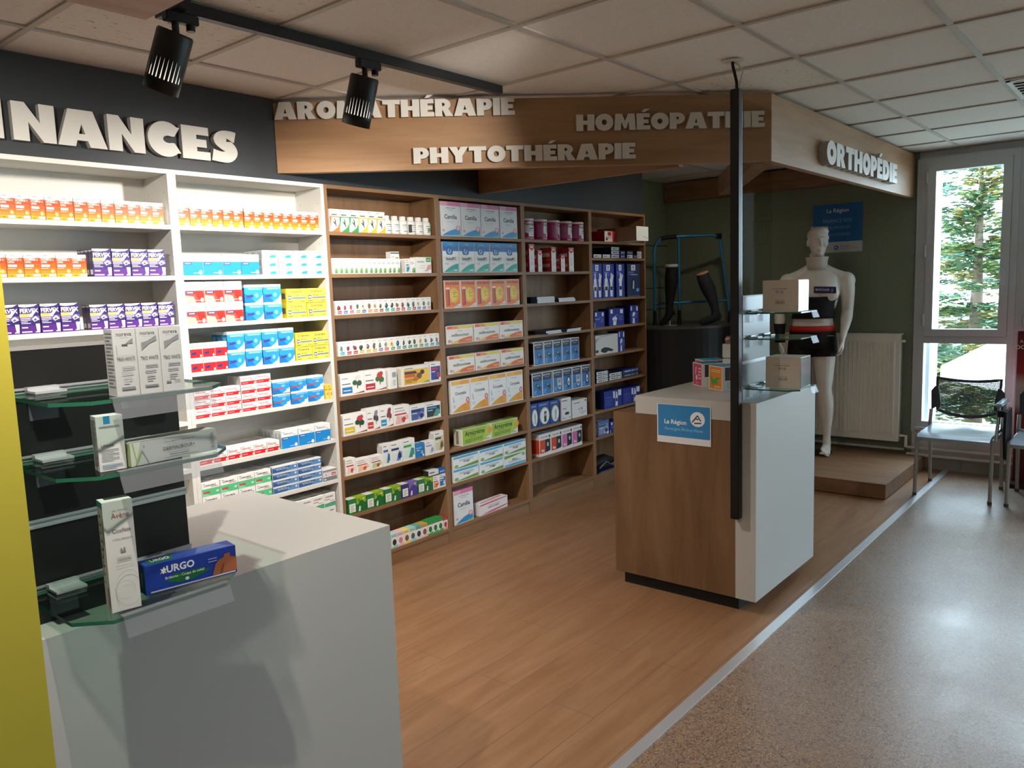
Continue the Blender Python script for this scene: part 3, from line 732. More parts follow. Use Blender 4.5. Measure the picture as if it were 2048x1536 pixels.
def a_lop(w, h, d):
    f = [('r',0,.04,1,.56,'#5cbf86'),('p',[(0,.04),(.5,.04),(0,.42)],'#86d3a8'),('t','LOPERAMIDE',.46,.72,.11,.72,.01,'#2b2b2b'),('r',.5,.64,.92,.68,'#b4787c'),('r',.06,.24,.44,.38,'#c0524a'),('r',.08,.88,.2,.93,'#aaaaaa'),('e',.86,.3,.09,.08,'#b6e4cc')]
    return '#efefec', f, [('r',.15,.1,.85,.85,'#cfcfcb')], [('r',.08,.3,.7,.7,'#b9b9b6')], []
def a_lop2(w, h, d):
    f = [('r',0,.06,1,.30,'#4fae86'),('p',[(0,.30),(1,.36),(1,.30)],'#2a7a60'),('t','LOPERAMIDE',.46,.72,.11,.74,.01,'#2b2b2b'),('r',.06,.56,.5,.61,'#bb6b6b'),('r',.5,.44,.9,.48,'#999999')]
    return '#efefec', f, [('r',.15,.1,.85,.85,'#cfcfcb')], [('r',.08,.3,.7,.7,'#b9b9b6')], []
def a_ibu(w, h, d):
    f = [('r',0,.06,1,.80,'#2e5f9c'),('p',[(.5,.06),(1,.06),(1,.80),(.75,.80)],'#5c8cc0'),('t','IBUPROFENE',.40,.36,.26,.68,.01,'#b9c9b4'),('r',.05,.62,.5,.68,'#9fb8d4'),('e',.92,.5,.04,.16,'#dfe6ee')]
    return '#e6e9ec', f, [('r',.1,.1,.9,.8,'#3d5f86')], [('r',.05,.2,.9,.8,'#c6ced6')], []
def a_gry(w, h, d):
    f = [('r',0,0,1,.34,'#7b7d82'),('r',0,.78,1,.94,'#8a8c90'),('t','III',.2,.46,.14,.2,.03,'#c0444a'),('r',.62,.42,.92,.66,'#c9474c'),('r',.68,.48,.86,.54,'#f2dcdc'),('r',.06,.1,.2,.2,'#e6e6e6')]
    return '#dadada', f, [], [], []
def a_arko(col, col2):
    def fn(w, h, d):
        f = [('r',0,0,1,.66,'#f3f1ea'),('p',[(0,.66),(0,.1),(.2,.66)],col),('p',[(.15,0),(1,0),(1,.42),(.8,.2)],col),('r',0,.64,1,.68,col),
             ('p',[(.45,.60),(.55,.58),(.66,.25),(.58,.2)],col2),('p',[(.25,.50),(.5,.42),(.75,.56),(.55,.38),(.5,.3)],col2),('r',.18,.73,.75,.775,'#555555'),('r',.08,.90,.3,.93,'#999999')]
        return '#f0eee8', f, [('r',.15,.1,.85,.6,'#dcd9d0')], [], []
    return fn
def a_hui(w, h, d):
    f = [('r',.1,.68,.8,.715,'#8f8f88'),('r',.1,.76,.6,.79,'#bbbbbb'),('p',[(.3,.04),(.95,.04),(.95,.34),(.7,.40),(.4,.28)],'#7fae6a'),('p',[(.5,.04),(.9,.04),(.8,.3)],'#4f8a40'),('r',.14,.60,.5,.625,'#999999')]
    return '#f1f0ec', f, [('r',.1,.05,.9,.5,'#e3e6db')], [], []
HOMC = ['#b1343a','#3f6fb5','#d4525a','#e0873a','#3d5c9a','#e0873a','#e0873a','#a8323c','#239a94','#239a94','#c03c40','#c03c40','#239a94','#b8323a','#4f78bd','#6a64a8','#e0873a']
HOMF = ['#7c2a2e','#b32d48','#c63a55','#3e6a45','#d9c35a','#8a5a34','#d39a58','#3c6a3c','#2f3c38','#232f2c','#6f5a48','#7a3a38','#20282a','#42503a','#b9b84a','#5c6a62','#8fb0bf']
HOMC2 = ['#2fa3c0','#b1343a','#c9252f','#d9b23a','#d9b23a','#d9b23a','#7a6fb0','#e0525a','#239a6a','#2a94b0','#2f8a50','#2f8a50','#2f8a50','#2f8a50','#2a94b0','#2a94b0','#2a94b0']
HOMF2 = ['#5f9a78','#8a2f34','#a01f2a','#2c3a2c','#8a4038','#60584a','#6f786e','#9aa890','#e2b63a','#405048','#30402f','#2c3c36','#2f3a30','#e0b84a','#6a6a42','#3c4a40','#a0432f']
def a_hom(i, two):
    c, f2 = (HOMC2[i], HOMF2[i]) if two else (HOMC[i], HOMF[i])
    def fn(w, h, d):
        q = random.Random(i*7+two)
        pts = [(.5+(.16+.18*q.random())*math.cos(k*PI/4.5), .50+(.12+.14*q.random())*math.sin(k*PI/4.5)) for k in range(9)]
        f = [('r',.15,.86,.8,.885,'#8d8d8d'),('r',.15,.80,.55,.82,'#bbbbbb'),('p',pts,f2),('e',.44,.54,.09,.07,c if q.random() < .5 else '#5f7a4a'),('p',[(.28,.07),(.95,.07),(.95,.30),(.28,.25)],c),('r',.36,.14,.86,.18,'#f3e9e2')]
        return '#f1efeb', f, [('r',.15,.1,.85,.8,'#dedbd6')], [], []
    return fn
def a_wide(fl, leaf, box):
    def fn(w, h, d):
        f = [('r',.05,.78,.32,.81,'#777777'),('r',.05,.52,.42,.56,'#555555'),('p',[(0,.02),(1,.10),(1,.14),(.6,.06)],'#56803f'),('p',[(.5,.04),(1,.06),(1,.12)],'#b03a3a'),
             ('e',.70,.68,.13,.20,fl),('e',.60,.56,.10,.12,leaf),('e',.80,.52,.10,.13,leaf),('p',[(.66,.6),(.70,.28),(.73,.28),(.74,.6)],leaf),('e',.78,.80,.08,.10,fl),('r',.05,.12,.48,.40,box),('r',.1,.22,.42,.26,'#f2ece4')]
        return '#f0efec', f, [('r',.1,.1,.9,.9,'#d6d4d0')], [('r',.1,.3,.8,.7,'#e3e2df')], []
    return fn
def a_panel(c1, c2, c3, base='#efeeec'):
    def fn(w, h, d):
        f = [('r',.08,.86,.5,.90,'#777777'),('r',.06,.12,.94,.78,c1),('r',.06,.62,.7,.72,c2),('p',[(.45,.12),(.94,.12),(.94,.5),(.7,.58)],c3),('e',.74,.34,.14,.15,c2),('r',.1,.5,.45,.54,'#f0f0f0'),('e',.88,.14,.09,.09,'#f2f2ee')]
        return base, f, [('r',.1,.1,.9,.9,'#cfcdca')], [('r',.1,.3,.8,.7,'#dcdbd8')], []
    return fn
def a_fruit(c1, c2):
    def fn(w, h, d):
        f = [('r',.1,.85,.6,.89,'#888888'),('r',.08,.70,.7,.75,'#b9a9a9'),('p',[(.1,.08),(.9,.12),(.92,.5),(.55,.42),(.2,.5)],c1),('r',.08,.52,.8,.60,c2),('e',.62,.26,.14,.14,c2),('e',.80,.16,.12,.10,'#f5f0ea')]
        return '#f0eeeb', f, [('r',.1,.1,.9,.9,'#d6d3cf')], [('r',.1,.3,.8,.7,'#dcdbd8')], []
    return fn
def a_tea(c1, c2, c3):
    def fn(w, h, d):
        f = [('r',.0,.0,.46,1,c3),('r',.06,.12,.40,.68,'#efefe9'),('l',.12,.34,.58,6,.075,'#9aa08e'),('r',.46,0,1,1,c1),('p',[(.46,.55),(1,.62),(1,1),(.46,1)],c2),('e',.74,.58,.16,.20,c1),('p',[(.55,.08),(.66,.08),(.68,.40),(.60,.40)],'#dfe6da'),('e',.6,.82,.07,.08,'#4f8a2c'),('e',.86,.85,.06,.06,'#e6d84a')]
        return c1, f, [('r',.1,.1,.9,.9,c3)], [('r',.0,.0,.46,1,'#d5d8cd'),('r',.46,0,1,1,c2)], []
    return fn
def a_small(c1, c2, topc):
    def fn(w, h, d):
        f = [('r',0,0,1,.74,'#f1efec'),('e',.5,.40,.32,.22,c1),('p',[(0,0),(1,0),(1,.22),(0,.10)],c2),('r',.1,.84,.8,.88,'#888888')]
        return topc, f, [('r',.1,.1,.9,.9,topc)], [('r',.05,.05,.95,.95,topc)], []
    return fn
def a_cam(w, h, d):
    f = [('r',0,.88,1,1,'#d885ac'),('r',0,.88,.35,1,'#e3a9c2'),('t','SOLUTION BUVABLE',.52,.80,.032,.8,.01,'#55607a'),('t','en récipient unidose',.5,.745,.026,.55,.005,'#55607a'),('t','Camilia',.50,.50,.13,.72,0,'#3a3f55'),('r',.28,.43,.66,.436,'#99a1b3'),('r',.32,.405,.6,.41,'#aab2c0'),
         ('p',[(.04,.02)] + [(.04+.92*k/10, .02+.20*math.sin(k/10*PI*.55)) for k in range(11)] + [(.96,.02)],'#3d97d3'),('p',[(.7,.02),(.96,.02),(.96,.08),(.6,.05)],'#67b9a0'),('t','30',.12,.13,.07,.18,0,'#c87a86'),
         ('e',.85,.24,.11,.075,'#e59aa2'),('e',.85,.24,.055,.05,'#f4d2d2'),('p',[(.08,.30),(.11,.30),(.06,.46),(.04,.46)],'#d6dbe2')]
    return '#e9edf1', f, [('r',.1,.05,.9,.95,'#d5dadf')], [('r',0,0,1,1,'#d78fb0')], []
def a_sed(w, h, d):
    f = [('r',0,.70,1,1,'#2a6cb4'),('r',0,.88,1,1,'#2f8cc8'),('t','Homéopathie',.5,.90,.035,.5,.005,'#cfe2f2'),('r',.15,.855,.85,.865,'#7fb2dc'),('e',.42,.70,.22,.16,'#245c9e'),('e',.42,.70,.12,.09,'#9cc8e6'),('p',[(.36,.66),(.46,.66),(.50,.77),(.40,.80)],'#2a6cb4'),
         ('p',[(0,.52),(1,.52),(1,.68),(.66,.68),(.60,.58),(.24,.58),(.18,.68),(0,.68)],'#eef1f3'),('t','SédatifPC',.5,.40,.10,.66,0,'#33404c'),('r',.22,.36,.74,.366,'#55606a'),('t','PC 40',.22,.26,.05,.25,0,'#7f9aa4'),
         ('p',[(.04,.02)] + [(.04+.92*k/10, .03+.26*math.sin(k/10*PI*.5)) for k in range(11)] + [(.96,.02)],'#2fa799'),('p',[(.2,.02),(.96,.02),(.96,.14),(.5,.10)],'#54bcae'),('r',.66,.06,.88,.10,'#d6f0ea')]
    return '#eef1f2', f, [('r',.1,.05,.9,.95,'#d8dfe2')], [], []
def a_spo(w, h, d):
    f = [('r',.03,.02,.97,.98,'#ef7f1f'),('e',.56,.46,.36,.30,'#f5a02c'),('e',.56,.48,.25,.24,'#f3d24c'),('t','SPORTÉNINE',.5,.84,.11,.9,.02,'#6a2048'),('p',[(.10,.10),(.32,.10),(.30,.72),(.10,.72)],'#a5301c'),('p',[(.13,.14),(.22,.14),(.21,.68),(.13,.68)],'#d45a34'),('r',.08,.68,.32,.75,'#f3e3d6'),
         ('t','Crampes',.6,.62,.035,.3,.01,'#3c3a20'),('t','Courbatures',.62,.55,.035,.36,.01,'#3c3a20'),('t','Fatigue',.6,.48,.035,.3,.01,'#3c3a20'),('t','Homéopathie',.64,.40,.035,.4,.01,'#3c3a20'),('p',[(.45,.02),(.97,.02),(.97,.17),(.8,.13),(.62,.05)],'#f0ede8'),('t','BOIRON',.82,.05,.035,.26,.01,'#5a6a50'),('r',.4,.16,.56,.175,'#7a3a10')]
    return '#f0ebe4', f, [('r',.1,.05,.9,.95,'#e7a05a')], [], []
def a_osc(w, h, d):
    f = [('r',.02,.82,.98,.97,'#e9d04a'),('r',.02,.82,.30,.97,'#e2562a'),('p',[(.2,.82),(.5,.82),(.36,.97),(.2,.97)],'#e8913a'),('t','États grippaux',.5,.66,.075,.36,.005,'#8a8a86'),('t','oscillococcinum',.5,.40,.16,.78,0,'#4a4a4c'),
         ('p',[(.16,.03)] + [(.16+.80*k/10, .04+.30*math.sin(k/10*PI*.5)) for k in range(11)] + [(.96,.03)],'#e0701f'),('p',[(.16,.03),(.40,.03),(.46,.20),(.3,.13)],'#e6b93a'),('r',.7,.12,.94,.20,'#f0a070'),('t','30',.09,.08,.16,.12,0,'#c95a44'),('r',.17,.06,.19,.2,'#d0706a')]
    return '#f1efea', f, [('r',.05,.1,.95,.9,'#e3dfd6')], [('r',.1,.2,.9,.8,'#e0ddd5')], []
def a_cor(w, h, d):
    f = [('r',.03,.85,.97,.97,'#eda63a'),('r',.03,.85,.5,.97,'#f0b94a'),('t','Rhumes, Rhinites',.45,.76,.035,.5,.005,'#8a8f98'),('t','Coryzalia',.5,.52,.12,.58,0,'#4a5262'),('r',.45,.42,.62,.427,'#99a1b0'),('t','20',.14,.17,.09,.22,0,'#b9c0cc'),('p',[(.1,.32),(.17,.32),(.13,.50),(.07,.50)],'#c3ccd8'),
         ('p',[(.06,.03)] + [(.06+.90*k/10, .04+.25*math.sin(k/10*PI*.5)) for k in range(11)] + [(.96,.03)],'#e79a24'),('p',[(.06,.03),(.6,.03),(.6,.16),(.3,.14)],'#d9a83a'),('e',.86,.36,.09,.09,'#cc4a60'),('e',.86,.36,.045,.06,'#efd0d2'),('r',.78,.1,.95,.28,'#e8a04a')]
    return '#eef0f1', f, [('r',.1,.05,.9,.95,'#dadcdd')], [('r',.0,.0,1,1,'#e0ad50')], []
def a_arc(w, h, d):
    f = [('r',.02,.03,.98,.97,'#9dc23c'),('p',[(.7,.03),(.98,.03),(.98,.97),(.86,.97)],'#b4cf4e'),('t','Arnicrème',.44,.55,.30,.70,.015,'#26301a'),('t','Crème apaisante',.36,.42,.085,.5,.005,'#3c4a22'),('l',.1,.7,.34,2,.10,'#5c7030'),('r',.12,.15,.3,.18,'#5c7030'),('e',.96,.62,.08,.22,'#e8a53a'),('p',[(.72,.02),(.98,.02),(.98,.30),(.88,.26)],'#eef0ea'),('t','BOIRON',.87,.07,.10,.18,.01,'#3c5a44')]
    return '#eef0e6', f, [('r',.06,.04,.94,.96,'#e5e4d6'),('r',.3,.1,.6,.9,'#8a8a80')], [('r',.02,.04,.98,.96,'#86a83e'),('r',.1,.3,.6,.6,'#d6e0b4')], []
def a_arg(w, h, d):
    f = [('r',.02,.80,.98,.97,'#4fb0dc'),('p',[(.02,.80),(.6,.80),(.98,.88),(.98,.80)],'#8fd0ea'),('l',.24,.8,.70,2,.09,'#9aa4a8'),('t','Arnigel',.52,.36,.24,.38,0,'#3f5560'),('p',[(.14,.05)] + [(.14+.84*k/8, .07+.24*(k/8.0)**.8) for k in range(9)] + [(.98,.05)],'#6f9a44'),('p',[(.3,.05),(.98,.05),(.98,.2)],'#87ad52'),('e',.12,.22,.08,.14,'#a3c070'),('e',.12,.24,.045,.08,'#7fb0a0')]
    return '#eef2f3', f, [('r',.1,.1,.9,.9,'#dde3e4')], [('r',.0,.1,1,.9,'#a9d4e6')], []
def a_hpl(w, h, d):
    f = [('p',[(.02,.80),(.02,.92),(.45,.97),(.98,.97),(.98,.90),(.4,.84)],'#d9607c'),('p',[(.02,.05),(.5,.05),(.98,.20),(.98,.30),(.4,.20)],'#dc6a88'),('t','HOMÉOPLASMINE',.48,.44,.17,.66,.005,'#7a5a66'),('r',.3,.66,.72,.69,'#c49aa6')]
    return '#f0edee', f, [('r',.06,.04,.94,.96,'#e6dfe1')], [('p',[(.1,.2),(.9,.5),(.9,.7),(.1,.35)],'#d9607c')], []
def a_glu(dev):
    def fn(w, h, d):
        f = [('r',.04,.03,.96,.97,'#1873bd'),('r',.04,.66,.96,.97,'#121a3a'),('t','CONTOUR',.5,.84,.075,.66,.01,'#e8ecf4'),('r',.2,.76,.7,.79,'#7f92b8'),('e',.14,.87,.05,.04,'#d6dcec')]
        if dev == 0: f += [('p',[(.30,.44),(.42,.56),(.86,.36),(.74,.24)],'#20242c'),('p',[(.42,.46),(.48,.50),(.60,.44),(.54,.40)],'#c9ccd2')]
        elif dev == 1: f += [('p',[(.40,.62),(.84,.62),(.88,.36),(.76,.14),(.56,.14),(.42,.36)],'#c9ccd0'),('r',.48,.42,.80,.58,'#8b95a0'),('e',.6,.27,.05,.05,'#22262c'),('e',.72,.27,.05,.05,'#22262c')]
        else: f += [('e',.62,.40,.22,.26,'#15181e'),('e',.62,.40,.13,.18,'#dfe2e6'),('e',.62,.36,.06,.06,'#15181e')]
        f += [('l',.1,.4,.26,4,.05,'#8fc0e6')]
        return '#e9ecee', f, [('r',.1,.05,.9,.95,'#0e1018')], [], []
    return fn
def a_meter(dev):
    def fn(w, h, d):
        f = [('r',0,0,1,1,'#1d3f8c'),('r',.1,.86,.8,.92,'#6f8ac4'),('e',.56,.42,.42,.36,'#c8d2a0'),('e',.58,.40,.36,.33,'#eef0ee')]
        f += [('p',[(.5,.16),(.7,.16),(.72,.6),(.52,.6)],'#2a2f38' if dev else '#b9bdc2'),('r',.53,.4,.69,.52,'#9aa6b0'),('e',.86,.14,.06,.05,'#2c4f9c')]
        return '#1d3f8c', f, [('r',.1,.1,.9,.9,'#17336f')], [], []
    return fn
def a_wbox(kind):
    def fn(w, h, d):
        if kind == 0: f = [('r',.06,.86,.6,.90,'#555555'),('r',0,.62,1,.625,'#aaaaaa'),('r',.1,.5,.5,.54,'#777777'),('p',[(.32,.28),(.40,.36),(.74,.36),(.80,.28),(.72,.24),(.38,.24)],'#1d1d20'),('r',.1,.08,.4,.12,'#999999'),('e',.85,.1,.05,.03,'#222222')]
        else: f = [('t','x 14',.55,.38,.16,.3,.01,'#333333'),('r',.1,.80,.5,.84,'#666666'),('e',.9,.88,.05,.05,'#222222'),('l',.5,.9,.3,3,.06,'#aaaaaa')]
        return '#e4e5e6', f, [('r',.1,.1,.9,.9,'#cfd0d1')], [], []
    return fn
def a_accu(c):
    def fn(w, h, d):
        f = [('r',.04,.14,.52,.74,c),('r',.5,.14,.96,.74,'#2b2d33'),('e',.74,.44,.14,.30,'#121318'),('e',.74,.50,.08,.1,'#c9ccd0'),('t','ACCU-CHEK',.44,.83,.065,.7,.01,'#444444'),('r',.84,.80,.96,.92,'#3c3e46'),('p',[(.4,.14),(.96,.14),(.96,.2),(.7,.16)],'#e8e8e8'),('e',.22,.26,.07,.07,'#f0d8cc'),('e',.36,.24,.06,.06,'#f0d8cc')]
        return '#eceae8', f, [('r',.03,.12,.97,.76,c),('r',.1,.8,.9,.95,'#dcdad8')], [('r',.1,.2,.9,.8,'#b6b4b2')], []
    return fn
def a_slim(w, h, d):
    f = [('p',[(0,.86),(.5,.76),(1,.86),(1,.98),(0,.98)],'#c5303c'),('r',.2,.88,.8,.93,'#f0d0d2'),('tv','gallia',.36,.42,.60,.26,0,'#9aa3a0'),('l',.2,.8,.36,4,.03,'#c9b9b4'),('r',.1,.03,.9,.09,'#f7f5f2'),('r',.25,.045,.75,.065,'#888888')]
    return '#f0ece9', f, [('r',0,0,1,1,'#a5242c'),('r',.15,.62,.85,.78,'#d9b0a8'),('r',.15,.2,.85,.34,'#cf8f88'),('r',0,.45,1,.55,'#d0392c')], [], []
def body_art(cx, s, pose):   # white torso silhouette printed on the blue cartons
    base = [(-.10,0),(.10,0),(.12,.30),(.09,.46),(.14,.64),(.06,.70),(.05,.78),(-.05,.78),(-.06,.70),(-.14,.64),(-.09,.46),(-.12,.30)]
    up = [(.14,.64),(.20,.80),(.10,.86),(.05,.72)]
    f = [('p',[(cx+x*s, .04+y*.78) for x, y in base],'#e9ecf2'),('e',cx,.04+.83*.78,.055*s,.05,'#e9ecf2'),('r',cx-.10*s,.04+.24*.78,cx+.10*s,.04+.38*.78,'#15161c')]
    if pose: f.append(('p',[(cx+x*s, .04+y*.78) for x, y in up],'#e9ecf2'))
    else: f += [('p',[(cx-.14*s,.5),(cx-.20*s,.34),(cx-.16*s,.22),(cx-.13*s,.36)],'#e9ecf2'),('p',[(cx+.14*s,.5),(cx+.20*s,.34),(cx+.16*s,.22),(cx+.13*s,.36)],'#e9ecf2')]
    return f
def a_belt(n, dark=False):
    def fn(w, h, d):
        b = '#20305c' if dark else '#2238a0'
        f = [('r',.32,.80,.64,.97,'#e6e9f0'),('r',.43,.88,.53,.93,'#2a3560'),('r',.38,.83,.58,.85,'#6a7394'),('r',.1,.74,.5,.76,'#8f9ad0'),('l',.1,.6,.71,2,.03,'#6f7cc0')]
        if dark: f += [('p',[(.30,.22),(.55,.20),(.60,.50),(.48,.56),(.32,.46)],'#14161c'),('p',[(.42,.24),(.52,.24),(.54,.48),(.46,.5)],'#d5d8da'),('e',.80,.20,.12,.06,'#5fb0dc'),('r',.3,.66,.8,.68,'#c9d0e0'),('r',.06,.02,.94,.03,'#8f98b0')]
        elif n == 2: f += body_art(.28, 1.0, 0) + body_art(.74, 1.0, 1)
        else: f += body_art(.5, 1.5, 1)
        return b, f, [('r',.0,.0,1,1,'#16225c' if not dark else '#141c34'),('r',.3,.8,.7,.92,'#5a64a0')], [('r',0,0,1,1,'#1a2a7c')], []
    return fn
def a_brace(k):
    def fn(w, h, d):
        f = [('r',.1,.72,.24,.95,'#e6e9f0'),('r',.74,.70,.92,.93,'#dfe3ec'),('r',.42,.60,.62,.63,'#9aa6dc'),('l',.62,.92,.55,4,.07,'#6f7cc0')]
        if k == 0: f += [('r',.1,.5,.5,.54,'#aab4e4'),('p',[(0,.02),(.05,.02),(.04,.3),(0,.34)],'#e9ecf2')]
        elif k == 1: f += [('p',[(.26,.03),(.46,.03),(.48,.30),(.54,.42),(.46,.52),(.38,.44),(.30,.54),(.20,.42),(.27,.30)],'#e9ecf2'),('e',.40,.5,.04,.08,'#e9ecf2'),('p',[(.34,.26),(.42,.26),(.42,.34),(.34,.34)],'#8a8f98')]
        elif k == 2: f += [('p',[(.28,.02),(.56,.02),(.52,.40),(.62,.56),(.54,.64),(.34,.60),(.26,.46),(.34,.36)],'#e9ecf2'),('p',[(.38,.3),(.5,.3),(.5,.42),(.38,.42)],'#222428')]
        else: f = [('r',.50,.52,.60,.92,'#dfe3ec'),('r',.78,.62,.96,.95,'#e6e9f0'),('p',[(.62,.04),(.74,.04),(.76,.5),(.72,.86),(.66,.9),(.63,.5)],'#e9ecf2'),('r',.08,.60,.4,.64,'#6f7cc0'),('l',.08,.45,.5,4,.1,'#4a5cb4'),('r',.64,.3,.74,.5,'#2a2c34')]
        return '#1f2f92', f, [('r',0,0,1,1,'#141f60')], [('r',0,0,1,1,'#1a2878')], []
    return fn
def a_flat(c, lc='#222222'):
    def fn(w, h, d):
        f = [('r',.03,.10,.97,.90,c),('r',.12,.35,.5,.62,lc),('r',.56,.3,.64,.66,lc),('r',.68,.4,.78,.6,lc),('e',.90,.5,.04,.2,lc)]
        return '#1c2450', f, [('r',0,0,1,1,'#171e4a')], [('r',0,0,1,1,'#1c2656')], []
    return fn
def a_goggle(w, h, d):
    f = [('p',[(.22,.16),(.26,.30),(.40,.36),(.60,.30),(.80,.16),(.72,.10),(.55,.14),(.44,.06),(.32,.08)],'#1a1b1e'),('e',.06,.18,.07,.08,'#2a2b30'),('p',[(0,.6),(.2,.9),(.9,.96),(.5,.98),(0,.8)],'#a9abad')]
    return '#d6d6d4', f, [('r',.1,.1,.9,.9,'#b9b9b7')], [], []

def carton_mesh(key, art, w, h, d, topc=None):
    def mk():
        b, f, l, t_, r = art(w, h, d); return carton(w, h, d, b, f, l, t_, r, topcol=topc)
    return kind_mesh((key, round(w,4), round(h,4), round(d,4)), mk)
YF = 3.384   # front faces of the goods
def cartons(u, l, key, art, desc, n, x0, x1, h, d, rows=1, deep=1, alltops=False, name='medicine_box', cat='medicine box', group=None, yoff=0.0, fill=0.965, jit=0.004, arts=None, flip=()):
    x0 = max(x0, XB[u]+.0215); x1 = min(x1, XB[u+1]-.0205)
    pitch = (x1-x0)/n; w = pitch*fill; z = zlev(u, l)+0.0005; hh = h/rows
    group = group or ('%ses on %s of %s' % (cat, SH[l], UN[u]))
    for r_ in range(rows):
        for i in range(n):
            a = arts[i] if arts else art; kk = key + (str(i) if arts else '')
            me = carton_mesh(kk, a, w, hh-0.0006, d)
            for q in range(deep):
                if q and not (i == 0 or (alltops and r_ == rows-1)): continue
                x = x0 + pitch*(i+.5) + rnd.uniform(-1, 1)*pitch*(1-fill)*0.35
                y = YF + yoff + d/2 + q*(d+0.0012) + rnd.uniform(0, jit)*(0 if q else 1) + (jit if q else 0)
                if y + d/2 > 3.596: continue
                ds = desc[i] if isinstance(desc, (list, tuple)) else desc
                pos = ORD[i] + ' from left' if n > 1 else ''
                rw = '' if rows == 1 else {0: 'lowest tier', rows-1: 'top tier'}.get(r_, ORD[r_] + ' tier')
                bh = '' if not q else (ORD[q] + ' one behind')
                bits = [b for b in (ds, bh, rw, pos) if b]
                lb = ', '.join(bits) + ', ' + SH[l] + ', ' + UN[u]
                o = place(name, me, (x, y, z + r_*hh), lb, cat, group)
                if (r_, i) in flip: o.rotation_euler = (0, PI, 0); o.location.z += hh-0.0006
# far-left white unit
cartons(0, 0, 'vitamin', a_vit, 'orange vitamin carton', 14, 0.995, 1.732, .092, .045, cat='vitamin box', name='vitamin_box')
cartons(0, 1, 'vitamin', a_vit, 'orange vitamin carton', 6, 1.045, 1.392, .088, .045, cat='vitamin box', name='vitamin_box')
cartons(0, 1, 'sachets', a_fer, 'purple sachet carton', 4, 1.415, 1.722, .113, .034, deep=4, cat='cold remedy box', group='purple cold remedy boxes on the second shelf')
cartons(0, 2, 'sachets', a_fer, 'purple left-group carton', 4, 1.055, 1.345, .113, .034, deep=1, cat='cold remedy box', group='left group of purple cold remedy boxes, third shelf')
cartons(0, 2, 'sachets', a_fer, 'purple right-group carton', 5, 1.384, 1.741, .102, .034, deep=2, cat='cold remedy box', group='right group of purple cold remedy boxes, third shelf')
cartons(0, 7, 'teal', a_lop2, 'teal-striped white carton', 2, 1.56, 1.745, .13, .05, rows=3)
# second white unit
cartons(1, 0, 'vitamin', a_vit, 'orange vitamin carton', 14, 1.797, 2.548, .092, .045, cat='vitamin box', name='vitamin_box')
cartons(1, 1, 'tablets_blue', a_eff5, 'white and flat blue carton', 4, 1.797, 2.186, .097, .045)
cartons(1, 1, 'tablets_flat', a_effl, 'flat white-blue carton', 4, 2.203, 2.568, .118, .05, rows=3, deep=3)
cartons(1, 2, 'tablets_red', a_daf5, 'white-red tall carton', 3, 1.797, 2.083, .188, .04, rows=2)
cartons(1, 2, 'effervescent', a_effb, 'light-blue carton', 2, 2.092, 2.296, .170, .045, rows=2, deep=2)
cartons(1, 2, 'tablets_yellow', a_dol, 'yellow carton', 2, 2.321, 2.566, .146, .05, rows=2, deep=2)
cartons(1, 3, 'tablets_red_small', a_daf2, 'small white-red carton', 3, 1.797, 1.982, .130, .04, rows=2)
cartons(1, 3, 'effervescent', a_effb, 'light-blue carton', 4, 1.984, 2.352, .172, .045, rows=2, deep=3)
cartons(1, 3, 'tablets_yellow', a_dol, 'yellow carton', 2, 2.358, 2.566, .142, .05, rows=2)
cartons(1, 4, 'tablets_red_flat', a_daf1, 'flat left-stack carton', 3, 1.800, 2.034, .132, .055, rows=3, deep=2)
cartons(1, 4, 'tablets_red_flat', a_daf1, 'flat tall-stack carton', 2, 2.037, 2.204, .172, .055, rows=4, deep=2, alltops=True)
cartons(1, 4, 'effervescent_red', a_effr, 'blue red-dashed carton', 3, 2.207, 2.516, .132, .05, rows=2)
cartons(1, 4, 'thin_yellow', a_panel('#e8c93a', '#b98a2a', '#f0e2a0', '#e2c84a'), 'thin yellow upright packet', 2, 2.522, 2.566, .075, .10, group='thin yellow packets at the shelf end')
cartons(1, 5, 'tablets_red_flat', a_daf1, 'flat white-red carton', 6, 1.800, 2.226, .054, .045, deep=4, alltops=True)
cartons(1, 5, 'tablets_blue', a_eff5, 'white and flat blue carton', 3, 2.240, 2.540, .092, .030, deep=6, alltops=True)
cartons(1, 6, 'green_white', a_lop, 'green-banded white carton', 4, 1.800, 2.168, .136, .05, rows=2, deep=3, alltops=True)
cartons(1, 6, 'blue_flat', a_ibu, 'flat dark-blue carton', 2, 2.172, 2.470, .138, .07, rows=4, deep=2, alltops=True)
cartons(1, 6, 'grey_red', a_gry, 'grey carton with red mark at the right end', 1, 2.474, 2.566, .062, .09, group='single boxes')
cartons(1, 7, 'green_stripe', a_lop2, 'green-striped white carton', 6, 2.110, 2.544, .150, .05, rows=2, deep=3, alltops=True)
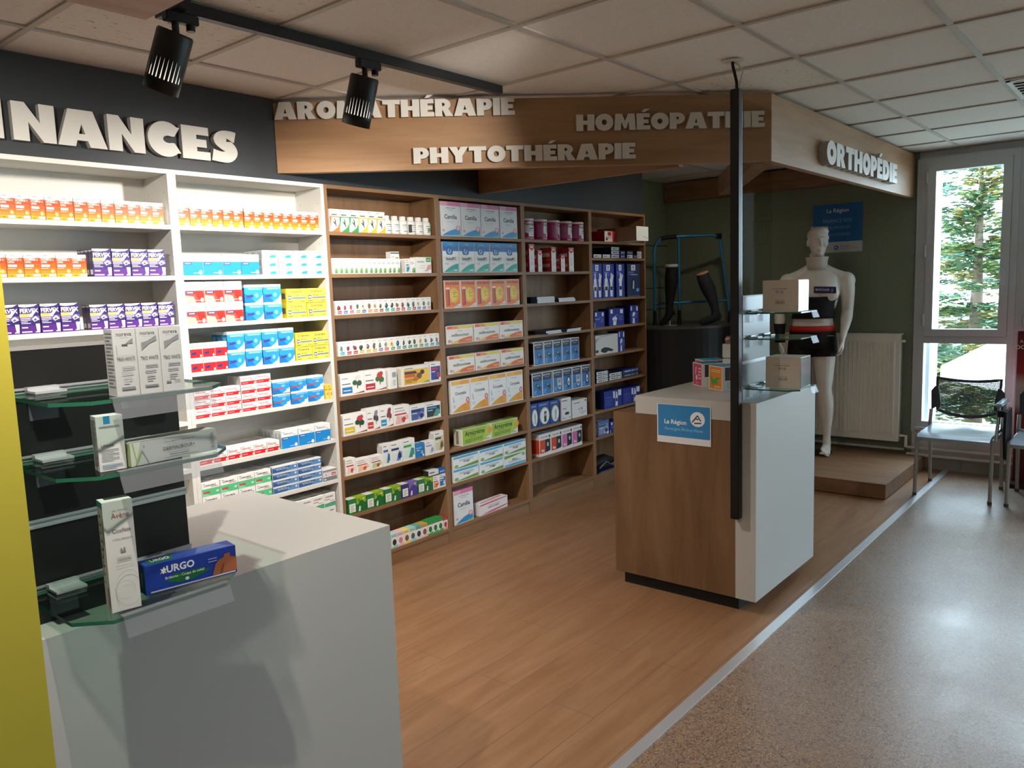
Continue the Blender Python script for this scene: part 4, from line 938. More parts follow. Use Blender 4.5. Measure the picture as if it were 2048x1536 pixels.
# first oak unit
OR = a_arko('#e0763a', '#5a4a3c'); GRN = a_arko('#3c9a4c', '#2c5a3a'); YEL = a_arko('#e2c23a', '#4a4450')
cartons(2, 0, 'capsules', None, ['orange-cornered white capsule carton','green-cornered white capsule carton','green-cornered white capsule carton','yellow-cornered white capsule carton','yellow-cornered white capsule carton','yellow-cornered white capsule carton'], 6, 2.620, 2.996, .117, .05, arts=[OR, GRN, GRN, YEL, YEL, YEL], cat='supplement box', name='supplement_box')
def pill_bottle(i):
    mb = MB(); wh = M('#efeee9', 0.35); r = .0285
    mb.lathe([(r*.9, 0), (r, .004), (r, .066), (r*.82, .078), (r*.62, .082)], wh, 20)
    mb.lathe([(r*.68, .080), (r*.68, .099), (r*.60, .102)], M('#f4f3ef', 0.4), 20)
    n = 7; lm = M('#f5f4f0', 0.5)
    def P(a, z): return ((r+.0003)*math.sin(a), -(r+.0003)*math.cos(a), z)
    def patch(a0, a1, z0, z1, m, k=4, e=0.0):
        for q in range(k):
            b0 = a0+(a1-a0)*q/k; b1 = a0+(a1-a0)*(q+1)/k
            rr = 1+e
            mb.add([tuple(c*(rr if j < 2 else 1) for j, c in enumerate(p)) for p in (P(b0,z0), P(b1,z0), P(b1,z1), P(b0,z1))], [(0,1,2,3)], m)
    patch(-1.2, 1.0, .010, .060, lm, 8)
    patch(-.7, .6, .050, .054, M('#6a6f74', .6), 4, .01); patch(-.8, .5, .040, .043, M('#9a9fa2', .6), 4, .01); patch(-.8, .2, .030, .032, M('#9a9fa2', .6), 3, .01); patch(-.5, .4, .016, .020, M('#555a5e', .6), 3, .01)
    if i == 3: patch(-1.1, -.4, .012, .058, M('#2c3a3a', .6), 3, .012)
    if i == 5: patch(-.3, .5, .022, .040, M('#5f9a5a', .6), 4, .012)
    return mb
for i in range(6):
    me = kind_mesh(('pill_bottle', 5 if i == 5 else 3 if i == 3 else 0), lambda: pill_bottle(i))
    place('pill_bottle', me, (3.031 + i*.0615, YF+.032, zlev(2,0)+.0005), 'white round pill bottle, %s from left of the bottles, top shelf, first oak unit' % ORD[i], 'bottle', 'white pill bottles on the top shelf of the first oak unit')
cartons(2, 1, 'oil', a_hui, 'small white green-leaf carton', 14, 2.620, 3.094, .083, .034, cat='essential oil box', name='essential_oil_box')
def one(u, l, key, art, desc, x0, x1, h, d=.05, name='medicine_box', cat='medicine box', y=0.0, dz=0.0, grp=None, rz=0.0):
    x0 = max(x0, XB[u]+.0215); x1 = min(x1, XB[u+1]-.0205)
    me = carton_mesh(key, art, (x1-x0)*.985, h, d)
    lb = desc + ', ' + SH[l] + ', ' + UN[u]
    return place(name, me, ((x0+x1)/2, YF+y+d/2, zlev(u, l)+.0005+dz), lb, cat, grp, rz)
TALL = lambda w, h, d: ('#f0efec', [('r',0,.90,1,.97,'#6a6a68'),('r',.5,.1,1,.85,'#e2e4dc'),('r',.55,.70,.9,.74,'#777777'),('p',[(.5,.05),(1,.05),(1,.4),(.7,.34)],'#8fae7a'),('l',.1,.45,.8,5,.05,'#aaaaaa')], [], [], [])
one(2, 1, 'tall_oil', TALL, 'tall white carton standing behind the oil boxes', 3.064, 3.130, .124, .04, y=.045)
one(2, 1, 'drops', a_fruit('#2f9ab8', '#246f8c'), 'narrow white carton with blue bottle picture', 3.135, 3.166, .083)
one(2, 1, 'leafy', a_hui, 'narrow white leaf carton beside the wide pink-green box', 3.169, 3.211, .083)
LIP = lambda w, h, d: ('#f0efea', [('r',.66,.70,.97,.97,'#3c9a4c'),('r',.70,.80,.94,.84,'#dcefdc'),('t','Lipothine',.32,.62,.16,.5,0,'#777777'),('p',[(.62,.10),(.97,.25),(.97,.55),(.75,.48)],'#e0a09a'),('r',.3,.46,.58,.48,'#aaaaaa'),('r',.2,.32,.58,.34,'#bbbbbb'),('r',.55,.12,.72,.15,'#888888')], [], [], [])
one(2, 1, 'wide', LIP, 'wide white carton with green corner and pink hand', 3.214, 3.341, .092)
cartons(2, 2, 'remedy', None, 'small white plant-picture carton', 17, 2.622, 3.326, .075, .04, arts=[a_hom(i, 0) for i in range(17)], cat='remedy box', name='remedy_box')
cartons(2, 3, 'remedy_two', None, 'small white plant-picture carton', 17, 2.622, 3.380, .076, .04, arts=[a_hom(i, 1) for i in range(17)], cat='remedy box', name='remedy_box')
tb = dict(name='supplement_box', cat='supplement box')
one(2, 4, 'w1', a_wide('#dfe0d8', '#3f5f44', '#2f78b8'), 'wide white carton with white flowers and blue label', 2.622, 2.783, .117, **tb)
one(2, 4, 'w2', a_wide('#c23a34', '#4f6a3c', '#b62f3a'), 'wide white carton with red poppy picture', 2.784, 2.943, .121, **tb)
one(2, 4, 'w3', lambda w, h, d: ('#efeeea', [('r',.35,.55,.9,.80,'#9a9ea8'),('l',.4,.85,.4,4,.07,'#999999')], [('r',.2,.1,.8,.9,'#dddcd8')], [], []), 'single narrow white carton turned sideways', 2.964, 3.024, .117, rz=.12, **tb)
HON = lambda w, h, d: ('#e9e6dc', [('r',.08,.08,.98,.82,'#e5ad2a'),('p',[(.5,.08),(.98,.08),(.98,.82),(.7,.7)],'#eec64a'),('e',.62,.46,.10,.16,'#7a4a20'),('e',.74,.64,.08,.12,'#3a2c20'),('e',.50,.32,.09,.12,'#b8741f'),('p',[(.1,.60),(.55,.60),(.5,.74),(.1,.74)],'#4a3a2a'),('r',.1,.44,.48,.58,'#cf5a24'),('p',[(.7,.08),(.98,.08),(.98,.18)],'#6a9a3c'),('l',.12,.45,.34,3,.07,'#7a5a20'),('r',.1,.87,.4,.91,'#888888')], [('r',.1,.1,.9,.9,'#d9d2c0')], [], [])
one(2, 4, 'honey', HON, 'large yellow honey carton', 3.060, 3.283, .114, **tb)
one(2, 4, 'purple', a_panel('#3a3f94', '#c0344a', '#2a2c6a'), 'dark-blue berry carton at right end', 3.290, 3.382, .122, **tb)
one(2, 5, 'x1', a_wide('#b5444a', '#2c4a34', '#d9bc34'), 'wide white carton with red-green branch and yellow label', 2.622, 2.786, .114, **tb)
one(2, 5, 'x2', a_wide('#8a8a92', '#4a4a4e', '#c93a36'), 'white carton with grey flowers and red label', 2.788, 2.880, .127, **tb)
one(2, 5, 'x3', a_wide('#8a3a5a', '#7a4a3a', '#2f92c4'), 'white carton with bird picture and light-blue label', 2.883, 2.979, .127, **tb)
one(2, 5, 'x4', a_fruit('#e9b9b4', '#c4444e'), 'white carton with pink fruit picture', 2.982, 3.108, .113, **tb)
one(2, 5, 'x5', a_panel('#4a5f9c', '#20286a', '#8a93c4'), 'white-framed navy leg carton', 3.112, 3.234, .097, **tb)
one(2, 5, 'x6', a_panel('#2b3644', '#3f9ac4', '#6aa03c'), 'white-framed dark carton with green patch', 3.238, 3.366, .097, **tb)
for k, (x0, x1, h, a, ds) in enumerate([(2.622,2.692,.092,a_fruit('#f0d0c8','#c8403c'),'small white carton with red berries'),(2.694,2.793,.074,a_fruit('#f0c8a8','#d8622c'),'low white carton with orange slices'),(2.795,2.887,.072,a_fruit('#b9d09a','#b04a3a'),'low white carton with green-red picture'),
      (2.890,2.944,.128,a_panel('#e2e4e6','#2f62b8','#4a9a5a'),'tall white carton with blue foot'),(2.946,3.038,.125,a_panel('#dfe4ea','#2c3560','#5f8fc4'),'tall white carton with navy bar'),(3.041,3.136,.127,a_panel('#cfe6e2','#4a9a4c','#2a8aa0'),'tall white carton with teal leaves'),
      (3.140,3.210,.086,a_panel('#1f78bd','#7fb4dc','#175f9c','#2a80c0'),'small bright-blue carton'),(3.222,3.296,.085,a_panel('#e8e8ea','#8f9cb8','#c4c8d4'),'small pale grey-white carton'),(3.299,3.384,.132,a_panel('#d6cfb0','#3f5f3c','#c09a50'),'tall cream carton with olive picture')]):
    one(2, 6, 'y%d' % k, a, ds, x0, x1, h, **tb)
TG = a_tea('#1f6a34', '#8fb02c', '#2f7a40'); TP = a_tea('#4a3690', '#7a68b8', '#3c2c78')
for i, (x0, x1, a, ds) in enumerate([(2.624,2.749,TG,'green herbal tea carton, leftmost'),(2.752,2.881,TG,'green herbal tea carton, second from left'),(2.884,3.011,TG,'green herbal tea carton, third from left'),(3.014,3.141,TP,'purple herbal tea carton'),(3.144,3.266,TG,'green herbal tea carton, right of the purple one')]):
    one(2, 7, 'tea' + ('p' if a is TP else 'g'), a, ds, 2.624+(x0-2.624), 2.624+(x0-2.624)+.1255, .084, .06, name='tea_box', cat='tea box', grp='herbal tea boxes on the eighth shelf')
one(2, 7, 'z1', a_fruit('#e88a4a','#c94a1f'), 'white carton with orange flower', 3.270, 3.322, .082, **tb)
one(2, 7, 'z2', a_panel('#2f74b8','#e2e8ee','#5c9ad0'), 'white-blue carton at right end', 3.325, 3.386, .082, **tb)
one(2, 7, 'z3', lambda w, h, d: ('#2a2a2c', [('r',0,0,1,1,'#e6e6e4'),('r',.1,.5,.6,.7,'#555555'),('r',0,0,1,.12,'#2c2c30')], [], [('r',0,0,1,1,'#d9d9d6')], []), 'flat white carton lying on top of the others', 3.235, 3.322, .034, .06, dz=.0855, **tb)
one(2, 7, 'z4', lambda w, h, d: ('#1f5fa8', [('r',.1,.3,.9,.6,'#8fb4dc')], [], [], []), 'flat blue carton lying on the white-blue carton', 3.326, 3.386, .034, .06, dz=.0835, **tb)
PAS = [('#8fd0cc','#2a3a3a','#bfe0da'),('#f0b8c8','#d88a9a','#f0c8d4'),('#f0d86a','#8a5a4a','#f2e08a'),('#9ad4c8','#3a6a64','#b0dcd2'),('#d8dcd8','#3a3a3a','#6ab0a0'),('#f0c0b0','#8a5a4a','#d8a04a')]
for i in range(6):
    one(2, 8, 'pastel%d' % i, a_small(PAS[i][1], PAS[i][0], PAS[i][2]), 'small pastel carton, %s from left, beside the white counter' % ORD[i], 2.916+.0485*i, 2.916+.0485*(i+1), .083, .06, grp='small pastel boxes on the bottom shelf', **tb)
for i in range(3):
    one(2, 8, 'green', a_small('#2f7a3c', '#3fae5a', '#2f9a4a'), 'small bright-green carton, %s from left' % ORD[i], 3.208+.0438*i, 3.208+.0438*(i+1), .086, .06, grp='small green boxes on the bottom shelf', **tb)
one(2, 8, 'redw', a_small('#c0343c', '#e6a8a0', '#b03a3a'), 'small white-red carton at right end', 3.341, 3.382, .08, .06, **tb)
# second oak unit
g3 = dict(cat='homeopathic medicine box')
cartons(3, 0, 'pink', a_cam, 'large white carton with pink band', 4, 3.432, 4.163, .206, .05, fill=.955, **g3)
cartons(3, 1, 'blue_top', a_sed, 'white carton with blue top and teal foot', 5, 3.441, 4.153, .188, .05, **g3)
cartons(3, 2, 'orange', a_spo, 'orange carton with red tube picture', 5, 3.439, 4.159, .170, .05, **g3)
cartons(3, 3, 'yellow_band', a_osc, 'low white carton with yellow-orange band', 3, 3.444, 4.186, .112, .06, **g3)
cartons(3, 4, 'yellow_band', a_osc, 'low white carton with yellow-orange band', 3, 3.449, 4.186, .112, .06, **g3)
cartons(3, 5, 'orange_band', a_cor, 'tall white carton with orange band', 4, 3.458, 4.170, .208, .05, **g3)
cartons(3, 6, 'lime', a_arc, 'long lime-green cream carton', 2, 3.538, 4.106, .105, .075, name='cream_box', cat='cream box')
cartons(3, 7, 'blue_band', a_arg, 'low white carton with blue band', 3, 3.448, 4.180, .163, .055, rows=2, name='gel_box', cat='gel box', flip=((0, 2),))
one(3, 8, 'pink', a_cam, 'single large white carton with pink band', 3.447, 3.623, .216, .05, y=.004, **g3)
one(3, 8, 'ointment', a_hpl, 'long low white carton with pink stripes', 3.681, 3.976, .078, .06, name='ointment_box', cat='ointment box', y=.01, rz=.03)
# third oak unit
def tin():
    mb = MB(); r = .0715; h = .142; mg = M('#a8235c', 0.35)
    mb.lathe([(r*.97, 0), (r, .004), (r, h-.014)], mg, 28)
    mb.lathe([(r*1.015, h-.014), (r*1.015, h-.002), (r*.97, h)], M('#ecebe8', 0.35), 28)
    def pt(u, v, e=.0004): a = -.12 + u/r; return ((r+e)*math.sin(a), -(r+e)*math.cos(a), v)
    def grid(u0, u1, fv0, fv1, m, e, k=10):
        for q in range(k):
            a = u0+(u1-u0)*q/k; b = u0+(u1-u0)*(q+1)/k
            mb.add([pt(a, fv0(q/k), e), pt(b, fv0((q+1)/k), e), pt(b, fv1((q+1)/k), e), pt(a, fv1(q/k), e)], [(0,1,2,3)], m)
    grid(-.045, .05, lambda t: .03+.018*abs(2*t-1), lambda t: .122-.01*abs(2*t-1)**2, M('#d3d2d4', .35), .0005)
    grid(-.02, .035, lambda t: .020, lambda t: .038+.01*math.sin(t*9), M('#ecebea', .4), .0007)
    grid(-.098, -.055, lambda t: .02, lambda t: .115, M('#8f3a68', .4), .0005)
    for i in range(7): grid(-.094, -.06, lambda t: .10-i*.012, lambda t: .103-i*.012, M('#c68aa6', .5), .0007, 4)
    vs, fs, asp = text_mesh('Novalac', .02)
    mb.add([pt(-.047+.094*u, .094+.019*v, .0009) for u, v in vs], fs, M('#1d1f26', .5))
    grid(-.012, .03, lambda t: .070, lambda t: .078, M('#5a5d66', .5), .0008, 4); grid(-.02, .035, lambda t: .058, lambda t: .062, M('#8a8d96', .5), .0008, 4)
    grid(-.05, .05, lambda t: .006, lambda t: .012, M('#d8b0c2', .5), .0006, 6)
    return mb
tm = tin().mesh('milk_powder_tin')
for i, rz in enumerate((0, .55, .75, .45, .35)):
    place('milk_powder_tin', tm, (4.318+.1505*i, YF+.075, zlev(4,0)+.0005), 'magenta milk powder tin, %s from left, top shelf, third oak unit' % ORD[i], 'tin', 'magenta tins on the top shelf of the third oak unit', rz)
for i, (x0, x1, h) in enumerate([(4.278,4.335,.186),(4.375,4.421,.146),(4.530,4.584,.169),(4.643,4.692,.117),(4.742,4.803,.170)]):
    one(4, 1, 'slim%d' % i, a_slim, 'slim white-red carton, %s from left' % ORD[i], x0, x1, h, .10, name='baby_milk_box', cat='milk powder box', grp='slim white-red boxes on the second shelf of the third oak unit')
def brochure():
    mb = MB(); mb.box(-.10, .10, -.105, .105, 0, .0068, M('#e2e4e8', .6), {1: M('#1c2440', .4), 5: M('#2a3450', .5)}); return mb
bm0 = brochure().mesh('brochure')
for (cx, l, n) in ((4.413, 2, 6), (4.662, 2, 4), (4.492, 3, 3), (4.730, 3, 3)):
    for k in range(n):
        sd = 'left' if cx < 4.6 else 'right'
        tier = {0: 'lowest', n-1: 'topmost'}.get(k, ORD[k] + ' from below')
        place('brochure', bm0, (cx+rnd.uniform(-.004,.004), YF-.03+.105+rnd.uniform(-.006,.006), zlev(4,l)+.0006+k*.0071), 'white brochure, %s of the %s pile, %s, third oak unit' % (tier, sd, SH[l]), 'brochure', 'brochures in the %s pile on the %s of the third oak unit' % (sd, SH[l]), rnd.uniform(-.03,.03)+(.09 if l == 3 else 0))
gm = dict(name='glucose_meter_box', cat='glucose meter box')
cartons(4, 4, 'meter_pack', None, 'white-framed blue meter carton', 5, 4.302, 4.851, .166, .07, arts=[a_glu(0)]*5, fill=.94, **gm)
cartons(4, 5, 'meter_pack_two', None, 'white-framed blue meter carton', 6, 4.265, 4.988, .166, .07, arts=[a_glu(0), a_glu(0), a_glu(1), a_glu(2), a_glu(1), a_glu(2)], fill=.93, **gm)
one(4, 6, 'mb0', a_meter(0), 'navy rounded meter carton, leftmost', 4.240, 4.318, .170, .08, **gm)
one(4, 6, 'mb1', a_meter(1), 'navy meter carton with dark device, second from left', 4.322, 4.458, .170, .08, **gm)
one(4, 6, 'mb0', a_meter(0), 'navy meter carton with pale device, third from left', 4.462, 4.572, .168, .08, **gm)
one(4, 6, 'wb0', a_wbox(0), 'tall white carton with black device', 4.602, 4.721, .165, .08, **gm)
one(4, 6, 'wb1', a_wbox(1), 'wide white carton marked x 14', 4.737, 4.930, .132, .10, **gm)
cartons(4, 7, 'lancet', None, ['orange and black meter carton','orange and black meter carton','pink and black meter carton','pink and black meter carton'], 4, 4.329, 4.862, .158, .09, arts=[a_accu('#d8481f')]*2+[a_accu('#d874b0')]*2, fill=.985, **gm)
# last oak unit
br = dict(name='support_box', cat='orthopaedic support box')
REDW = lambda w, h, d: ('#efe8e4', [('r',.72,0,1,1,'#cf2a44'),('r',.28,.58,.62,.92,'#c22a34'),('r',.1,.12,.28,.36,'#5a2c30'),('l',.1,.65,.5,3,.1,'#a07a7a')], [('r',0,0,1,1,'#a51c28')], [('r',0,0,1,1,'#b8242e')], [])
one(5, 0, 'redw', REDW, 'low carton with red side and white front', 5.221, 5.376, .080, .18, **br)
one(5, 0, 'longw', lambda w, h, d: ('#eeece6', [('r',.58,.26,.68,.32,'#8a8a88'),('r',.78,.2,.9,.25,'#9a9a98')], [('r',0,0,1,1,'#9c8468')], [('r',0,0,1,1,'#cfc8ba')], []), 'long white-ended carton sticking out of the shelf', 5.385, 5.570, .110, .36, y=-.184, **br)
F1 = a_flat('#e8eaec', '#3a3f4c'); F2 = a_flat('#5a4fb0', '#c8c4e6'); F3 = a_flat('#3a3c44', '#a0a4ac')
k = 0
for x0, x1, n, fa, ky in [(5.060,5.174,1,F1,'fw'),(5.188,5.299,1,F1,'fw'),(5.311,5.431,3,F1,'fw'),(5.447,5.515,2,F2,'fp'),(5.542,5.635,2,F1,'fw'),(5.650,5.696,1,F3,'fb'),(5.701,5.774,2,F1,'fw')]:
    cd = {'fw': 'flat white-ended', 'fp': 'flat purple-ended', 'fb': 'flat black-ended'}[ky]
    for q in range(n):
        a, kk = (F3, 'fb') if (abs(x0-5.542) < .001 and q == 1) else (fa, ky)
        cdd = {'fw': 'flat white-ended', 'fp': 'flat purple-ended', 'fb': 'flat black-ended'}[kk]
        one(5, 1, kk, a, '%s carton, %s pile from left, %s tier' % (cdd, ORD[k], ['lowest','second','third'][q]), x0, x1, .0285, .17, dz=.029*q, grp='flat boxes on the second shelf of the last oak unit', **br)
    k += 1
one(5, 2, 'belt2', a_belt(2), 'tall blue carton with two white torsos, leftmost', 5.040, 5.174, .264, .10, **br)
one(5, 2, 'belt2', a_belt(2), 'tall blue carton with two white torsos, second from left', 5.185, 5.346, .264, .10, **br)
one(5, 2, 'belt1', a_belt(1), 'tall blue carton with one white torso', 5.377, 5.501, .264, .12, **br)
one(5, 2, 'beltd', a_belt(0, True), 'tall dark-navy carton with black brace picture', 5.540, 5.742, .264, .12, **br)
one(5, 3, 'br0', a_brace(0), 'blue carton with two white labels, leftmost', 5.055, 5.198, .120, .10, **br)
one(5, 3, 'br1', a_brace(1), 'wide blue carton with white torso picture', 5.261, 5.485, .135, .10, **br)
one(5, 3, 'br2', a_brace(2), 'blue carton with knee picture', 5.575, 5.710, .150, .14, **br)
one(5, 4, 'goggle', a_goggle, 'grey-white carton with black mask picture', 5.063, 5.388, .150, .10, **br)
one(5, 4, 'br2', a_brace(2), 'blue carton beside the grey-white one', 5.392, 5.489, .165, .10, **br)
k = 0
for x0, x1, n in ((5.064,5.237,3),(5.244,5.440,2)):
    for q in range(n):
        one(5, 5, 'fw5', F1, 'flat white-ended carton, %s pile, %s tier' % (['left','middle'][k], ['lowest','second','third'][q]), x0, x1, .029, .15, dz=.0295*q, grp='flat boxes on the sixth shelf of the last oak unit', **br)
    k += 1
for q, a in enumerate((F3, a_flat('#2a3c90', '#c4cce8'))):
    one(5, 5, 'fd%d' % q, a, ['flat black-navy carton, right pile, lowest tier','flat navy carton, right pile, upper tier'][q], 5.447, 5.700, .033, .15, dz=.0335*q, **br)
one(5, 6, 'br3', a_brace(3), 'wide blue carton with white hand picture, left one', 5.167, 5.434, .138, .10, **br)
one(5, 6, 'br3', a_brace(3), 'wide blue carton with white hand picture, right one', 5.440, 5.722, .130, .10, **br)
one(5, 7, 'blueg', a_panel('#8a9cc0', '#3a4a7c', '#b4c0d8', '#5a70a8'), 'grey-blue carton leaning', 5.076, 5.232, .118, .08, **br)
one(5, 7, 'br0', a_brace(0), 'dark blue carton beside the grey-blue one', 5.245, 5.40, .09, .10, **br)
mb = MB(); mb.tube([(0,0,.03),(.10,.0,.05),(.2,.01,.055),(.32,0,.03)], [.03,.06,.055,.028], black_soft, 12, flat=.8)
t = thing('fabric_brace', 'black rolled fabric brace, bottom shelf, last oak unit', 'orthopaedic support', (5.08, YF+.08, zlev(5,8)+.012))
mb.build('brace_body', t); MB().tube([(0.03,-.06,.02),(.12,-.07,.06),(.2,-.065,.02),(.3,-.06,.05)], .008, M('#5a5f68', .6), 8).build('strap', t)
one(5, 8, 'navyflat', F3, 'flat blue-white carton in front of the black brace', 5.06, 5.34, .010, .07, y=-.004, **br)

# ------------------------------------------------------------------ counter goods, left
def loose(name, label, cat, mb, loc, rz, group=None): 
    o = mb.build(name, None, loc, rz); return tag(o, label, cat, group)
MINB[0] = 0.0
for i in range(3):
    f = [('t','noreva',.5,.895,.042,.66,.005,'#55565a'),('r',.28,.872,.70,.875,'#8a8b8e')]
    if i == 0: f += [('p',[(.52,.78),(.86,.86),(.86,.78)],'#7d7e80'),('r',.12,.62,.15,.76,'#8a8a8a'),('r',.36,.755,.62,.775,'#55565a'),('r',.16,.625,.80,.628,'#c0c0be')]
    else: f += [('p',[(.18,.66),(.18,.78),(.45,.80),(.88,.88),(.88,.80),(.55,.76),(.32,.70)],'#7d7e80')]
    f += [('t','TRIO WHITE',.5,.53-.015*i,.058,.80,.0,'#3f4044'),('l',.3,.85,.44,2,.030,'#8a8b8e'),('l',.25,.75,.36,2,.028,'#8f9092'),('l',.32,.68,.28,3,.035,'#9a9b9d')]
    if i < 2: f += [('r',.2,.105,.8,.135,'#77787c')]
    else: f += [('r',.14,.14,.36,.165,'#77787c'),('t','77/78',.64,.14,.03,.26,.01,'#333438')]
    l = [('l',.15,.9,.95 - .0,16,.053,'#7f8082')]
    mb = carton(.0352, .106, .034, '#b3b3b1', f, l, [('r',.1,.2,.9,.8,'#a6a6a4')])
    loose('cream_box', 'tall grey cream carton, %s of three on the upper glass shelf' % ['leftmost','middle','rightmost'][i], 'cream box', mb, (.5665+.0358*i, 1.2835-.0035*i, 1.4205), R(-3), 'grey cream boxes on the upper glass shelf')
f = [('r',.28,.86,.52,1,'#2f86b8'),('l',.10,.86,.82,2,.022,'#8a9096'),('t','LIPIKAR',.36,.44,.045,.5,.01,'#55585c'),('l',.1,.75,.40,9,.026,'#a4a6a8'),('l',.1,.85,.12,3,.03,'#7a94b0')]
mb = carton(.0395, .0875, .030, '#cfcfcb', f, [('l',.12,.88,.93,24,.036,'#8b8c8d')], [])
loose('cream_box', 'upright white carton with small blue tab, middle glass shelf', 'cream box', mb, (.5385, 1.2935, 1.3040), R(-9))
f = [('p',[(.0,.0),(.04,.0),(.115,1),(.0,1)],'#dfe3cf'),('p',[(.045,.02),(.06,.02),(.125,.55),(.115,.62)],'#8fb04a'),('p',[(.06,.02),(.02,1),(.035,1),(.068,.05)],'#a8c46a'),('p',[(.12,.62),(.19,.02),(.196,.02),(.127,.66)],'#9aa290'),
     ('r',.145,.72,.15,.84,'#333333'),('t','Crème réparatrice - Repairing cream',.55,.76,.09,.44,.0,'#5c5d5a'),('r',.40,.66,.70,.675,'#8d8e8a'),('t','DERMALIBOUR+',.54,.44,.15,.40,.0,'#3c3d3a'),('r',.38,.41,.70,.416,'#777777'),('l',.42,.65,.32,2,.075,'#9a9b96'),('l',.36,.76,.12,1,.09,'#a3a49f'),('tv','A-DERMA',.915,.14,.86,.045,.0,'#6d6e6b')]
mb = carton(.157, .0375, .040, '#c6c7c0', f, [('r',0,0,1,1,'#bcc48e'),('p',[(.2,0),(.5,0),(.8,1),(.5,1)],'#8aa844')], [('r',.02,.1,.98,.9,'#b5b6af')])
loose('cream_box', 'long horizontal grey-cream carton with green blades, middle glass shelf', 'cream box', mb, (.6395, 1.3005, 1.3040), R(4))
f = [('t','EAU THERMALE',.56,.905,.016,.5,.0,'#9a9a98'),('t','Avène',.56,.845,.050,.60,.0,'#b4625c'),('t','Cicalfate',.56,.715,.036,.62,.0,'#55565a'),('t','Crème réparatrice',.58,.645,.020,.70,.0,'#77787a'),('e',.50,.555,.035,.016,'#8b8c8e'),('e',.60,.56,.035,.016,'#8b8c8e'),('r',.46,.535,.64,.55,'#8b8c8e'),
     ('r',.30,.455,.84,.457,'#b0b0ae'),('r',.30,.495,.84,.497,'#b0b0ae'),('l',.32,.80,.487,2,.014,'#a6a6a4'),('t','Peaux sensibles, irritées',.56,.405,.014,.60,.0,'#8d8e90')]
def ring(cx, cy, rx, ry, a0, a1, col, wd=.004, n=22):
    out = []
    for i in range(n):
        t0 = R(a0+(a1-a0)*i/n); t1 = R(a0+(a1-a0)*(i+1)/n)
        out.append(('p',[(cx+rx*math.cos(t0), cy+ry*math.sin(t0)),(cx+rx*math.cos(t1), cy+ry*math.sin(t1)),(cx+(rx-wd*2.5)*math.cos(t1), cy+(ry-wd*.9)*math.sin(t1)),(cx+(rx-wd*2.5)*math.cos(t0), cy+(ry-wd*.9)*math.sin(t0))],col))
    return out
mb = carton(.0445, .1815, .034, '#d3d3ce', f, [('r',0,.955,1,1,'#3c9a80'),('tv','Cicalfate',.62,.62,.85,.28,.0,'#6b6c6a'),('l',.2,.55,.9,9,.075,'#b9baae'),('r',.62,.06,.9,.22,'#8b8c8a')], [('r',.05,.05,.95,.95,'#d8d8d3')], sides='#cfcfba')
decal(mb, ring(.62,.20,.46,.165,40,330,'#a9a9a6') + ring(.50,.19,.33,.085,-20,300,'#a9a9a6'), .0445, .1815, lambda u, v, l: (-.02225+u, -.0174-.0022, v), 0)
loose('cream_box', 'tall narrow white carton with red name, lowest glass shelf', 'cream box', mb, (.5390, 1.2960, 1.0725), R(-10))
f = [('p',[(.22,.30),(.30,.52),(.62,.50),(.70,.36),(.50,.18),(.36,.16)],'#1d6a3c'),('t','URGO',.38,.60,.27,.30,.03,'#f2f2f2'),('p',[(.155,.62),(.18,.70),(.165,.80),(.19,.78),(.205,.86),(.22,.76),(.235,.80),(.215,.68),(.235,.60),(.21,.64),(.19,.60),(.185,.66)],'#f2f2f2'),
     ('t','Brûlures - Coups de soleil',.42,.36,.12,.46,.012,'#f0f2ea'),('e',.44,.25,.022,.06,'#dfe8dc'),('l',.68,.78,.74,2,.10,'#8fa0d8'),
     ('p',[(.72,.10),(.76,.50),(.80,.62),(.86,.68),(.86,.78),(.93,.80),(.93,.66),(1,.58),(1,.10)],'#a4603f'),('p',[(.80,.12),(.84,.44),(.86,.44),(.83,.12)],'#7d4630'),('r',.05,.04,.98,.09,'#c9cdd6')]
mb = carton(.158, .050, .040, '#1f3f9e', f, [('r',0,0,1,1,'#162f7c'),('tv','URGO',.16,.25,.80,.34,.02,'#4a64b8'),('p',[(.55,.1),(.95,.15),(.95,.8),(.6,.75)],'#1a5a36'),('r',.6,.25,.68,.7,'#c9d2c4')], [('r',0,0,1,1,'#274bb0'),('p',[(.06,.2),(.32,.25),(.36,.8),(.08,.75)],'#1d6a3c'),('t','URGO',.21,.42,.36,.2,.02,'#e9ecf2'),('p',[(.55,.1),(.95,.1),(.85,.9),(.65,.9)],'#5f7cc8')])
loose('burn_cream_box', 'blue horizontal carton with green label and bare back picture, lowest glass shelf', 'cream box', mb, (.6640, 1.3195, 1.0725), R(-9))

# ------------------------------------------------------------------ oak counter goods
def cube(label, loc):
    f = [('p',[(.0,.0),(1,.0),(1,1),(0,1)],'#cfd3d6'),('r',.4,.14,.66,.155,'#7a7f84'),('r',.4,.115,.62,.125,'#8a8f94')]
    l = [('r',.26,.72,.70,.735,'#6f6b66'),('t','9/10',.48,.58,.095,.36,.0,'#4a4743'),('r',.24,.79,.74,.793,'#b4b0aa'),('r',.24,.52,.74,.523,'#b4b0aa'),('r',.36,.375,.62,.385,'#8a8680'),('t','10/10',.50,.25,.095,.40,.0,'#4a4743'),('r',.26,.20,.74,.203,'#b4b0aa'),('r',.08,.06,.92,.064,'#a09c96')]
    # cubes turn their printed side to -X and their foil side to -Y
    mb = carton(.140, .142, .158, '#e3dccf', f, l, [('r',.03,.03,.97,.97,'#e6dfd3')])
    mb.box(-.069, .069, -.0815, -.0792, .003, .139, M('#c9cdd0', 0.12, 0.9))
    return loose('display_box', label, 'display box', mb, loc, R(2))
cube('upper cream cube marked 9/10 and 10/10, on the top glass shelf', (3.575, 1.350, 1.4207))
